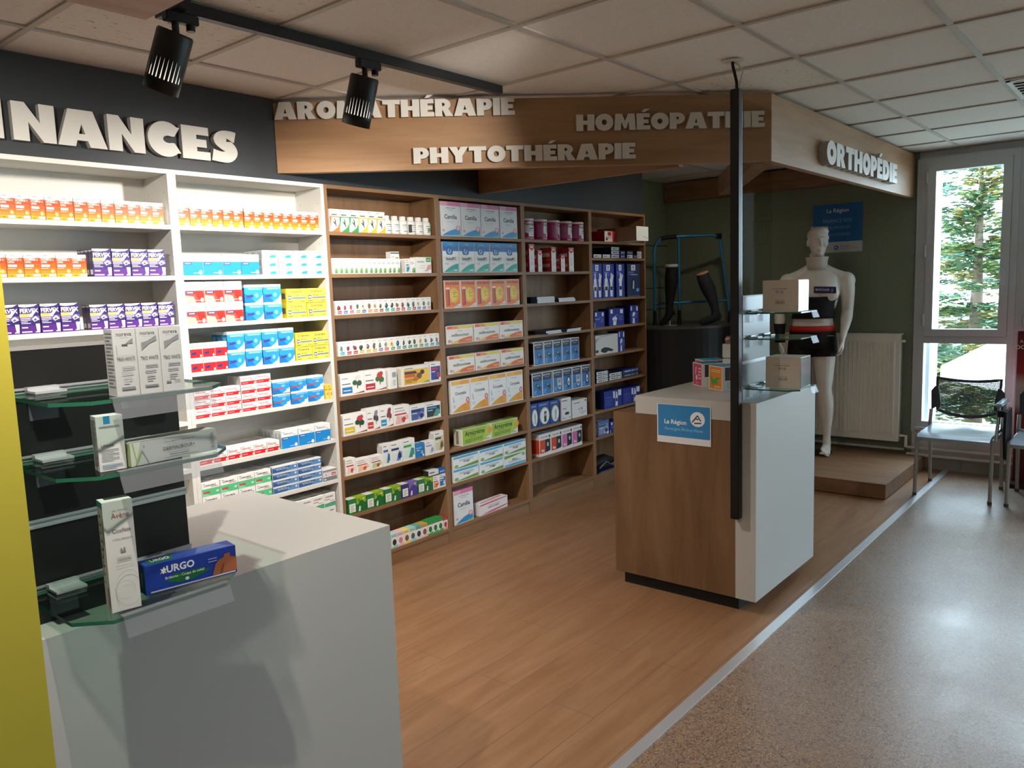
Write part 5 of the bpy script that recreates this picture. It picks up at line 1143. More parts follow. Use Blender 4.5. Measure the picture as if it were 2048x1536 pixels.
cube('lower cream cube marked 9/10 and 10/10, on the bottom glass shelf', (3.600, 1.345, 1.0727))
def toybox(face, crocodile, label, loc, rz, cat='display box'):
    w = .125; h = .124; d = .13
    if crocodile:
        # a plain green reptile shape
        f = [('r',.05,.04,.95,.96,face),('p',[(.18,.30),(.30,.22),(.44,.24),(.58,.32),(.70,.44),(.90,.54),(.66,.53),(.52,.50),(.42,.44),(.32,.44),(.24,.52),(.22,.66),(.15,.55),(.14,.40)],'#3f9a3a'),('p',[(.34,.24),(.38,.14),(.44,.15),(.42,.25)],'#358a32'),('p',[(.55,.31),(.60,.22),(.65,.24),(.62,.36)],'#358a32'),('l',.2,.85,.84,2,.07,'#f2d9a0'),('l',.4,.85,.18,2,.06,'#f2d9a0')]
    else:
        f = [('r',.05,.04,.95,.96,face),('p',[(.24,.50),(.34,.50),(.44,.86),(.32,.80)],'#b9c4cc'),('e',.42,.36,.10,.12,'#d6dade'),('l',.62,.9,.80,4,.14,'#f0c0c8'),('r',.3,.12,.6,.15,'#f0c0c8')]
    r = [('r',.12,.42,.98,.96,'#3a3234'),('p',[(.3,.5),(.8,.5),(.85,.8),(.35,.85)],'#a5382f'),('r',.4,.64,.75,.70,'#c8503c'),('l',.2,.9,.34,4,.07,'#a9a7a2')]
    mb = carton(w, h, d, '#ddd8ce', f, [('r',.1,.1,.9,.9,'#d6d2c8')], [('r',.03,.03,.97,.97,'#2f7fa0'),('p',[(.1,.1),(.9,.3),(.9,.5),(.1,.4)],'#5aa0bc')], r)
    return loose('toy_box', label, cat, mb, loc, rz)
def at_left(px, py, rz, w=.125, d=.13):   # place by the front-left bottom corner
    q = Matrix.Rotation(rz, 2); v = q @ Vector((w/2, d/2)); return (px + v.x, py + v.y)
x, y = at_left(3.805, 1.838, R(-122)); toybox('#d8801f', True, 'orange-faced carton with green crocodile, nearest on the oak counter', (x, y, 1.0108), R(-122))
x, y = at_left(3.925, 1.990, R(-131)); toybox('#c23a5a', False, 'pink-faced blue-topped carton behind the crocodile carton', (x, y, 1.0108), R(-131))
x, y = at_left(4.062, 2.041, R(-131)); toybox('#d8801f', True, 'orange-faced carton half hidden behind the pink-faced one', (x+.03, y+.02, 1.0108), R(-131))
t = thing('dispenser', 'pale two-part dispenser with brown cap behind the black cable pole', 'dispenser', (4.085, 1.835, 1.011))
dm = M('#cfcac2', 0.5)
MB().box(-.04, .04, -.04, .04, 0, .135, dm).build('lower_box', t, bevel=.003); MB().box(-.04, .04, -.04, .04, .139, .215, dm).build('upper_box', t, bevel=.003)
MB().lathe([(.036, .215), (.038, .24), (.030, .255)], M('#8a5f4a', .5), 16).build('cap', t); MB().tube([(-.02, 0, .245), (-.06, .01, .243)], .006, M('#b5a79a', .4), 8).build('spout', t)
# sheet of paper on the counter side
t = thing('paper_sign', 'blue and white paper sheet reading La Région on the oak counter side', 'sign', (3.4175, 1.928, .788), R(-90))
mb = MB(); w, h = .287, .192
mb.box(0, w, -.0006, 0.0, 0, h, M('#d9dade', .6))
art = [('r',.02,.17,.985,.985,'#2f7fb8'),('t','La Région',.35,.46,.15,.52,.014,'#eef1f5'),('t','Auvergne-Rhône-Alpes',.50,.31,.105,.82,.004,'#8fbfe6'),('e',.76,.66,.135,.19,'#e6ebf0',28,'#e6ebf0')]
LG = '#3a4a5c'
def seg(a, b, wd=.022):
    d = Vector((b[0]-a[0], (b[1]-a[1])*.66)); n = Vector((-d.y, d.x)).normalized()*wd/2; n = (n.x, n.y/.66)
    return ('p',[(a[0]+n[0],a[1]+n[1]),(a[0]-n[0],a[1]-n[1]),(b[0]-n[0],b[1]-n[1]),(b[0]+n[0],b[1]+n[1])],LG)
art += [seg((.69,.62),(.76,.76)), seg((.76,.76),(.82,.62)), seg((.66,.58),(.72,.68)), seg((.72,.68),(.78,.66)), seg((.70,.56),(.83,.57))]
art = [(a[:5]+('#e6ebf0',)) if a[0] == 'e' else a for a in art]
decal(mb, art, w, h, lambda u, v, l: (u, -.0008-l, v)); mb.build('printed_sheet', t)

# ------------------------------------------------------------------ niche: platform, plinth, radiator, poster
oak_plat = wood('oak_platform', '#715139', '#836247', '#8f6e53', (9, 1.0, 9))
mb = MB(); mb.box(5.80, XW-.012, 1.47, 2.86, 0.006, .110, oak_plat)
tag(mb.build('display_platform', bevel=.0015), 'low oak platform under the mannequin beside the window', 'platform')
prof = [(5.835,3.60),(5.835,3.36),(5.86,3.16),(5.93,3.00),(6.06,2.90),(6.25,2.87),(6.92,2.87),(6.92,3.60)]
t = thing('display_plinth', 'tall black plinth with rounded front corner carrying the walking frame', 'plinth', (0, 0, 0))
mb = MB(); mb.prism([(5.838,3.60),(5.838,3.36)] + [(6.25-.412*math.cos(R(a)), 3.36-.49*math.sin(R(a))) for a in range(6, 91, 7)] + [(6.90,2.87),(6.90,3.60)], 0.0, 1.182, M('#141314', 0.5)); mb.build('plinth_body', t)
mb = MB(); mb.prism([(5.838,3.60),(5.838,3.36)] + [(6.25-.414*math.cos(R(a)), 3.36-.492*math.sin(R(a))) for a in range(6, 91, 7)] + [(6.90,2.868),(6.90,3.60)], 1.1825, 1.200, M('#4a4a48', 0.35)); mb.build('plinth_top', t)
# radiator
t = thing('radiator', 'white ribbed panel radiator on the green wall behind the mannequin', 'radiator', (XW-.012, 1.655, .215))
rm = M('#e9e5dc', 0.4); wd, hh = .98, .87
mb = MB(); mb.box(-.085, -.072, 0, wd, 0, hh, rm); n = 27
for i in range(n):
    y = .045 + (wd-.09)*i/(n-1); mb.prism([(-.085, y-.012), (-.097, y-.005), (-.097, y+.005), (-.085, y+.012)], .055, hh-.055, rm)
mb.build('front_panel', t); MB().box(-.071, -.012, 0, wd, .004, hh-.004, M('#b5b1a8', 0.5)).build('back_panel', t)
MB().box(-.088, -.0, -.002, wd+.002, hh+.0005, hh+.010, rm).build('top_grille', t)
MB().tube([(-.05, -.002, hh-.05), (-.05, -.03, hh-.05)], .011, rm, 10).build('bleed_valve', t)
MB().tube([(-.045, -.002, .045), (-.045, -.05, .045), (-.045, -.05, -.045)], .012, rm, 10).build('valve', t)
for z, lb in ((.168, 'upper pale heating pipe along the wall below the window'), (.112, 'lower pale heating pipe along the wall below the window')):
    tag(MB().tube([(XW-.045, 1.60, z), (XW-.045, -5.1, z)], .0135, M('#cdc9c0', 0.4), 12).build('heating_pipe'), lb, 'pipe', 'heating pipes')
tag(MB().tube([(XW-.045, 1.62, .145), (XW-.045, 2.85, .145)], .012, M('#bdb9b0', 0.4), 12).build('heating_pipe'), 'pale heating pipe along the green wall under the radiator', 'pipe')
# poster on the green wall
t = thing('poster', 'blue poster headed La Région on the green wall behind the mannequin', 'poster', (XW-.002, 2.392, 1.772), R(-90))
w, h = .405, .402; mb = MB(); mb.box(0, w, -.0006, 0, 0, h, M('#c9ccd0', .5))
art = [('r',0,.22,1,1,'#1a66a8'),('t','La Région',.5,.80,.11,.72,.02,'#e2e8ee'),('t','FINANCE VOS',.5,.62,.075,.58,.0,'#9ec2e2'),('t','ÉQUIPEMENTS',.52,.48,.075,.54,.0,'#8fb8dc'),('t','ÉCOLOGIQUES',.5,.34,.075,.62,.0,'#8fb8dc'),('e',.48,.10,.045,.045,'#1c4f96'),('e',.48,.10,.025,.025,'#c9d4e2'),('t','La Région',.68,.10,.05,.26,.0,'#6a7078'),('p',[(.56,.07),(.94,.075),(.94,.085),(.56,.08)],'#b9a49a')]
decal(mb, art, w, h, lambda u, v, l: (u, -.0008-l, v)); mb.build('printed_sheet', t)

# ------------------------------------------------------------------ walking frame
BL = M('#2d7aa8', 0.3, 0.3, 0.6)
t = thing('walking_frame', 'blue metal walking frame with black grip standing on the black plinth', 'walking frame', (0, 0, 0))
zp = 1.2005; Ax, Ay = 6.185, 3.50; Cx, Cy = 6.545, 3.035; Bx, By = 6.19, 3.25
zt = 1.965
a0 = Vector((Ax, Ay, zt-.10)); top = [(Ax, Ay, zp+.10), (Ax, Ay, zt-.12), (Ax+.008, Ay-.012, zt-.06), (Ax+.03, Ay-.045, zt-.02), (Ax+.06, Ay-.085, zt-.005), (Ax+.16, Ay-.215, zt), (Cx-.045, Cy+.06, zt), (Cx-.02, Cy+.025, zt-.012), (Cx-.010, Cy+.012, zt-.05), (Cx+.04, Cy-.05, zp+.10)]
MB().tube(top, .0125, BL, 12).build('bent_frame_tube', t)
MB().tube([(Ax+.035, Ay-.052, zt-.017), (Ax+.06, Ay-.085, zt-.005), (Ax+.115, Ay-.157, zt-.002)], .019, black_soft, 12).build('hand_grip', t)
MB().tube([(6.317, 3.330, zt), (6.317, 3.330, zp+.08)], .0115, BL, 12).build('middle_post', t)
MB().tube([(Ax, Ay, zp+.185), (Cx+.030, Cy-.037, zp+.195)], .0105, BL, 12).build('lower_bar', t)
MB().obox((Cx-.018, Cy+.022, zt-.012), (.04, .04, .045), 0, black_soft).build('corner_joint', t)
for (x, y) in ((Ax, Ay), (6.317, 3.330), (Cx+.045, Cy-.055)):
    MB().tube([(x, y, zp+.045), (x, y, zp+.125)], .015, black_soft, 12).tube([(x, y, zp), (x, y, zp+.05)], [.021, .016], black_soft, 12).build('rubber_foot', t)

# ------------------------------------------------------------------ rounded bodies: loft pieces fused by a voxel remesh
class Flesh:
    def __init__(s): s.mb = MB(); s.m = M('#c8c4bc', 0.5)
    def limb(s, pts, n=18):
        """pts: (x,y,z,rx,ry) rings stacked along the path"""
        P = [Vector(p[:3]) for p in pts]; rings = []
        k = len(P); up = Vector((0, 1, 0))
        for i in range(k):
            d = (P[min(i+1,k-1)]-P[max(i-1,0)]).normalized()
            a = up.cross(d)
            if a.length < 1e-4: a = Vector((1,0,0))
            a.normalize(); b = d.cross(a).normalized()
            rings.append([P[i] + a*math.cos(2*PI*j/n)*pts[i][3] + b*math.sin(2*PI*j/n)*pts[i][4] for j in range(n)])
        vs = [v for r_ in rings for v in r_]; c0 = len(vs); vs += [P[0], P[-1]]
        fs = [(i*n+j, i*n+(j+1) % n, (i+1)*n+(j+1) % n, (i+1)*n+j) for i in range(k-1) for j in range(n)]
        fs += [(c0, (j+1) % n, j) for j in range(n)] + [(c0+1, (k-1)*n+j, (k-1)*n+(j+1) % n) for j in range(n)]
        s.mb.add(vs, fs, s.m); return s
    def smooth_limb(s, pts, n=18, sub=5):
        out = []
        for i in range(len(pts)-1):
            p0 = pts[max(i-1,0)]; p1 = pts[i]; p2 = pts[i+1]; p3 = pts[min(i+2,len(pts)-1)]
            for j in range(sub):
                t_ = j/sub
                out.append(tuple(0.5*((2*b)+(c-a)*t_+(2*a-5*b+4*c-d)*t_*t_+(3*b-a-3*c+d)*t_**3) for a, b, c, d in zip(p0, p1, p2, p3)))
        out.append(pts[-1]); return s.limb(out, n)
    def ball(s, c, r, rot=None):
        pts = []; n = 9
        for i in range(n+1):
            a = PI*i/n; q = max(math.sin(a), .02)
            pts.append((c[0], c[1], c[2]-r[2]*math.cos(a), r[0]*q, r[1]*q))
        k0 = len(s.mb.v); s.limb(pts, 18)
        if rot is not None:
            for i in range(k0, len(s.mb.v)): s.mb.v[i] = tuple(Vector(c) + rot @ (Vector(s.mb.v[i])-Vector(c)))
        return s
    def fuse(s, name, mat, voxel, parent, loc, rz, sm=4):
        me = s.mb.mesh('tmp'); o = bpy.data.objects.new('tmp', me); C.objects.link(o)
        m = o.modifiers.new('r', 'REMESH'); m.mode = 'VOXEL'; m.voxel_size = voxel; m.use_smooth_shade = True
        q = o.modifiers.new('s', 'SMOOTH'); q.iterations = sm; q.factor = 0.5
        bpy.context.view_layer.update()
        r_ = bpy.data.meshes.new_from_object(o.evaluated_get(bpy.context.evaluated_depsgraph_get()))
        bpy.data.objects.remove(o); bpy.data.meshes.remove(me)
        r_.name = name; r_.materials.clear(); r_.materials.append(mat)
        for p in r_.polygons: p.use_smooth = True
        b = bpy.data.objects.new(name, r_); C.objects.link(b); b.location = loc; b.rotation_euler = (0, 0, rz)
        if parent: b.parent = parent
        return b
def face_cam(x, y): return math.atan2(y, x) - PI/2    # turn local -Y towards the aisle

# stocking legs on the plinth
th1 = face_cam(6.2, 3.3)
t = thing('stocking_form', 'black stocking on a straight leg form with white rim, tiptoe, on the black plinth', 'stocking display', (6.13, 3.30, 1.2005), th1)
F = Flesh()
F.smooth_limb([(.0,0,.505,.053,.045),(.0,0,.47,.052,.046),(-.004,.004,.38,.056,.055),(-.012,.006,.28,.046,.045),(-.02,.004,.19,.034,.034),(-.022,.0,.14,.033,.036),(-.025,-.006,.10,.034,.04),(-.045,-.014,.06,.03,.034),(-.075,-.024,.03,.026,.026),(-.098,-.03,.016,.016,.014)])
F.ball((.004,.012,.108),(.024,.024,.024))
F.fuse('stocking_leg', M('#0b0b0d', .75), .004, t, (0,0,0), 0)
mb = MB(); mb.lathe([(.051,.496),(.055,.500),(.055,.516),(.050,.522),(.046,.516)], M('#b8bcc2', .3), 24, sy=.86); mb.build('form_rim', t)
MB().tube([(-.02,.0,.0),(-.02,.0,.10)], .006, chrome, 8).lathe([(.06,0),(.06,.004)], M('#9aa0a4', .2), 20, (-.02,0,0)).build('stand_rod', t)
t = thing('stocking_form', 'dark grey stocking on a slanted leg form with beige rim, on the black plinth', 'stocking display', (6.24, 3.02, 1.2130), th1)
F = Flesh()
F.smooth_limb([(-.045,0,.420,.050,.046),(-.034,.002,.38,.056,.052),(.0,.006,.30,.060,.058),(.03,.008,.22,.048,.048),(.054,.006,.14,.036,.038),(.062,.002,.085,.036,.042),(.05,-.006,.05,.036,.04),(.005,-.014,.03,.036,.028),(-.05,-.02,.016,.030,.015),(-.07,-.022,.010,.018,.009)])
F.ball((.088,.008,.055),(.026,.028,.036))
F.fuse('stocking_leg', M('#24262d', .75), .004, t, (0,0,0), 0)
mb = MB(); mb.lathe([(.049,-.004),(.053,.0),(.0525,.004),(.001,.005)], M('#c49a74', .5), 24, sy=.92)
rim = mb.build('form_rim', t, (-.046, 0, .424)); rim.rotation_euler = (R(14), R(-17), 0)

# ------------------------------------------------------------------ mannequin
MX, MY = 6.60, 2.235
rz = math.atan2(MY, MX) - PI/2
man = thing('mannequin', 'white male mannequin in black shorts with back belt, standing on the oak platform', 'mannequin', (MX, MY, .1258), rz); man.scale = (.985, .985, .975)
skin = M('#e6e2da', 0.45)
F = Flesh()
# local frame: x to the viewer's right, -y to the front; heights above the platform
F.smooth_limb([(-.030,.0,.92,.135,.115),(-.028,.0,.99,.166,.125),(-.026,.0,1.06,.166,.120),(-.026,-.002,1.13,.156,.108),(-.022,-.004,1.20,.154,.108),(-.012,-.008,1.27,.170,.122),(-.004,-.008,1.36,.186,.128),(.0,0,1.43,.196,.118),(.0,.006,1.48,.180,.096),(.0,.01,1.52,.125,.078),(.0,.01,1.55,.080,.066),(.0,.0,1.62,.060,.060),(.0,-.006,1.68,.058,.058)], 26)
F.ball((-.088,-.092,1.345),(.088,.052,.068)); F.ball((.088,-.092,1.345),(.088,.052,.068))     # chest
F.ball((-.02,-.088,1.18),(.10,.03,.13)); F.ball((-.10,.075,.98),(.085,.07,.09)); F.ball((.05,.075,.98),(.085,.07,.09))
F.ball((-.225,.0,1.445),(.070,.066,.075)); F.ball((.225,.0,1.445),(.072,.066,.075))
for sx in (-1, 1): F.smooth_limb([(.245*sx,.0,1.455,.02,.02),(.21*sx,.003,1.468,.048,.052),(.15*sx,.008,1.492,.050,.055),(.09*sx,.012,1.525,.048,.052),(.045*sx,.012,1.570,.036,.046),(.02*sx,.012,1.60,.02,.03)])
# arms
F.smooth_limb([(.222,.0,1.46,.062,.064),(.236,.004,1.38,.058,.060),(.240,.010,1.28,.050,.052),(.238,.010,1.20,.046,.048),(.232,-.014,1.14,.046,.046),(.222,-.045,1.075,.036,.036),(.210,-.072,1.015,.027,.030),(.206,-.082,.985,.025,.032)])
F.smooth_limb([(-.222,.0,1.46,.062,.064),(-.250,.006,1.38,.056,.058),(-.274,.014,1.28,.049,.050),(-.288,.010,1.20,.045,.046),(-.288,-.014,1.13,.045,.045),(-.286,-.045,1.065,.036,.036),(-.283,-.072,1.005,.027,.030),(-.281,-.082,.975,.025,.032)])
def hand(wx, wy, wz, sd, curl):
    # palm hangs down, thumb forward; fingers of unequal length, bent at two knuckles
    F.smooth_limb([(wx,wy,wz+.02,.022,.030),(wx-.002*sd,wy-.006,wz-.02,.018,.038),(wx-.004*sd,wy-.010,wz-.06,.016,.042),(wx-.006*sd,wy-.012,wz-.088,.013,.040)], 14, 4)
    for k, (oy, L) in enumerate(((-.032,.066),(-.011,.076),(.011,.070),(.031,.055))):
        b = Vector((wx-.006*sd, wy-.012+oy, wz-.082)); pts = [tuple(b)+(.0095,.0095)]; a = R(8+4*k*.5)
        for q, fr in enumerate((.42,.33,.25)):
            a += R(curl*(.5+.4*q)); b = b + Vector((-sd*math.sin(a)*L*fr, oy*.06, -math.cos(a)*L*fr)); pts.append(tuple(b)+(.0088-.0012*q,.0088-.0012*q))
        F.limb(pts, 10)
    b = Vector((wx-.004*sd, wy-.040, wz-.030))
    F.limb([tuple(b)+(.0125,.0125), tuple(b+Vector((-.012*sd,-.020,-.024)))+(.0115,.0115), tuple(b+Vector((-.022*sd,-.030,-.050)))+(.0098,.0098), tuple(b+Vector((-.028*sd,-.030,-.072)))+(.0078,.0078)], 10)
hand(.204, -.086, .968, 1, 20); hand(-.280, -.086, .958, -1, 22)
# legs
F.smooth_limb([(.058,.01,1.026,.092,.105),(.062,.006,0.912,.096,.105),(.066,.0,0.798,.088,.094),(.070,-.008,0.684,.074,.080),(.072,-.016,0.593,.062,.068),(.072,-.014,0.536,.056,.062),(.080,.004,0.445,.062,.066),(.088,.012,0.353,.058,.062),(.092,.008,0.251,.042,.045),(.094,.004,0.146,.031,.036),(.094,.0,0.098,.032,.040),(.094,-.004,0.050,.034,.046)])
F.smooth_limb([(.094,.035,.032,.032,.030),(.092,-.01,.036,.036,.036),(.088,-.07,.030,.040,.028),(.082,-.12,.020,.046,.018),(.078,-.155,.016,.040,.014),(.076,-.17,.014,.028,.010)])
F.smooth_limb([(-.112,.01,1.026,.092,.105),(-.120,.01,0.912,.096,.105),(-.126,.012,0.798,.088,.094),(-.130,.016,0.684,.074,.080),(-.132,.02,0.593,.062,.068),(-.132,.028,0.536,.056,.062),(-.136,.05,0.445,.062,.066),(-.138,.062,0.353,.058,.062),(-.140,.064,0.251,.042,.045),(-.140,.062,0.146,.031,.036),(-.140,.060,0.098,.032,.040),(-.140,.055,0.050,.034,.046)])
F.smooth_limb([(-.140,.095,.032,.032,.030),(-.142,.05,.036,.036,.036),(-.150,-.01,.030,.040,.028),(-.158,-.06,.020,.046,.018),(-.162,-.095,.016,.040,.014),(-.163,-.11,.014,.028,.010)])
for sx, c in ((1, (.078,-.165)), (-1, (-.163,-.105))):
    for k in range(5): F.ball((c[0]+sx*(-.034+.017*k), c[1]+.006*abs(k-1)*1.2+.0, .013), (.0095,.016,.010))
# head, turned slightly to the viewer's right
hr = Matrix.Rotation(R(13), 3, 'Z'); HCx, HCz = .004, 1.765
def H(x, y, z): v = hr @ Vector((x, y, 0)); return (HCx+v.x, -.012+v.y, HCz+z)
k0 = len(F.mb.v)
F.ball((HCx, -.004, HCz+.018), (.076,.096,.098), hr)
F.smooth_limb([H(0,-.02,-.115)+(.030,.026), H(0,-.022,-.10)+(.044,.044), H(0,-.018,-.06)+(.060,.066), H(0,-.012,-.01)+(.068,.078), H(0,-.005,.05)+(.072,.086)], 20)
F.smooth_limb([H(0,-.096,.022)+(.008,.008), H(0,-.104,.0)+(.009,.010), H(0,-.114,-.022)+(.012,.012), H(0,-.104,-.032)+(.012,.008)], 12)          # nose
F.smooth_limb([H(-.05,-.078,.034)+(.009,.008), H(-.025,-.094,.036)+(.010,.009), H(0,-.094,.032)+(.008,.008), H(.025,-.094,.036)+(.010,.009), H(.05,-.078,.034)+(.009,.008)], 10)   # brow
F.ball(H(-.028,-.078,.014), (.013,.010,.008), hr); F.ball(H(.028,-.078,.014), (.013,.010,.008), hr)
F.smooth_limb([H(-.022,-.088,-.056)+(.005,.005), H(0,-.095,-.054)+(.008,.006), H(.022,-.088,-.056)+(.005,.005)], 10); F.smooth_limb([H(-.018,-.086,-.067)+(.005,.005), H(0,-.093,-.069)+(.009,.007), H(.018,-.086,-.067)+(.005,.005)], 10)
F.ball(H(0,-.080,-.098), (.022,.018,.016), hr); F.ball(H(-.040,-.062,-.02), (.022,.022,.022), hr); F.ball(H(.040,-.062,-.02), (.022,.022,.022), hr)
for sx in (-1, 1): F.ball(H(.076*sx, .012, .0), (.010,.018,.032), hr)
# moulded hair
F.ball(H(0, .012, .062), (.083,.098,.066), hr); F.smooth_limb([H(-.062,-.058,.078)+(.020,.020), H(-.03,-.080,.092)+(.024,.022), H(.02,-.082,.098)+(.026,.024), H(.06,-.052,.082)+(.020,.020)], 12)
for a in range(5): F.smooth_limb([H(-.055+.026*a,-.070,.098)+(.010,.010), H(-.05+.028*a,-.03,.122)+(.011,.010), H(-.04+.022*a,.04,.122)+(.010,.010)], 8)
for sx in (-1, 1): F.smooth_limb([H(.072*sx,-.03,.05)+(.012,.014), H(.075*sx,-.02,.02)+(.008,.012)], 8)
F.fuse('mannequin_body', skin, .0048, man, (0,0,0), 0, 3)
def band(name, rings, mat, n=40, th_=.0, close=False):
    # garment shell around the body: rings (x,y,z,rx,ry)
    mb = MB(); vs = []
    for (x, y, z, rx, ry) in rings: vs += [(x+rx*math.cos(2*PI*j/n), y+ry*math.sin(2*PI*j/n), z) for j in range(n)]
    for (x, y, z, rx, ry) in rings[::-1]: vs += [(x+(rx-.006)*math.cos(2*PI*j/n), y+(ry-.006)*math.sin(2*PI*j/n), z) for j in range(n)]
    K = 2*len(rings)
    mb.add(vs, [(i*n+j, i*n+(j+1) % n, ((i+1) % K)*n+(j+1) % n, ((i+1) % K)*n+j) for i in range(K) for j in range(n)], mat, True)
    return mb.build(name, man)
blk = M('#0d0d0f', .8)
band('back_belt', [(-.026,-.006,1.140,.170,.130),(-.025,-.006,1.165,.166,.132),(-.022,-.008,1.22,.166,.136),(-.018,-.010,1.29,.180,.146),(-.013,-.012,1.320,.186,.150)], blk)
band('waistband', [(-.028,-.002,1.032,.183,.148),(-.028,-.002,1.052,.182,.147),(-.027,-.002,1.080,.180,.144)], M('#b8221c', .7))
F2_ = Flesh()
F2_.smooth_limb([(-.028,0,1.045,.182,.146),(-.028,0,.99,.184,.152),(-.028,.0,.93,.178,.146),(-.028,.0,.89,.165,.128)], 26)
F2_.smooth_limb([(.058,.01,.99,.100,.118),(.061,.006,.90,.106,.116),(.063,.0,.815,.105,.112)]); F2_.smooth_limb([(-.112,.01,.99,.100,.118),(-.118,.01,.90,.106,.116),(-.123,.012,.815,.105,.112)])
F2_.fuse('boxer_shorts', blk, .006, man, (0,0,0), 0, 2)
MB().box(.085, .135, -.1395, -.1375, .995, 1.003, M('#8a8a8a', .6)).build('shorts_logo', man)
band('wrist_support', [(-.281,-.084,.945,.044,.048),(-.283,-.074,.99,.038,.042),(-.285,-.056,1.04,.042,.046),(-.287,-.030,1.10,.050,.054)], blk, 24)
band('neck_brace', [(.0,.004,1.548,.086,.080),(.0,-.002,1.585,.082,.080),(.0,-.008,1.61,.082,.084),(.0,-.012,1.635,.088,.090),(.0,-.014,1.648,.091,.094)], M('#cfcac0', .8))
t2 = MB(); n = 10
def chest(u, v): x = -.02+u; return (x, -.134-.010*math.cos((x-.03)*14)-.004, 1.352+v-.05*x)
for i in range(n): t2.add([chest(.168*i/n, 0), chest(.168*(i+1)/n, 0), chest(.168*(i+1)/n, .054), chest(.168*i/n, .054)], [(0,1,2,3)], M('#241f5c', .5))
vs, fs, asp = text_mesh('MONTAGNE', .02); t2.add([(lambda p: (p[0], p[1]-.0012, p[2]))(chest(.012+.105*u, .018+.020*v)) for u, v in vs], fs, M('#c9c6dc', .5))
for k in range(6): t2.add([(lambda p: (p[0], p[1]-.0012, p[2]))(chest(.126+.03*uu, .010+.034*vv)) for uu, vv in ((.2*(k % 3)+.1, .45*(k//3)), (.2*(k % 3)+.24, .45*(k//3)), (.2*(k % 3)+.3, .45*(k//3)+.4), (.2*(k % 3)+.12, .45*(k//3)+.3))], [(0,1,2,3)], M('#8a86b4', .5))
t2.build('chest_sticker', man)
MB().lathe([(.17, -.0150), (.17, -.0105)], glass('base_glass', '#dfe8e4', .08), 28, (-.03, .03, 0)).build('base_plate', man)

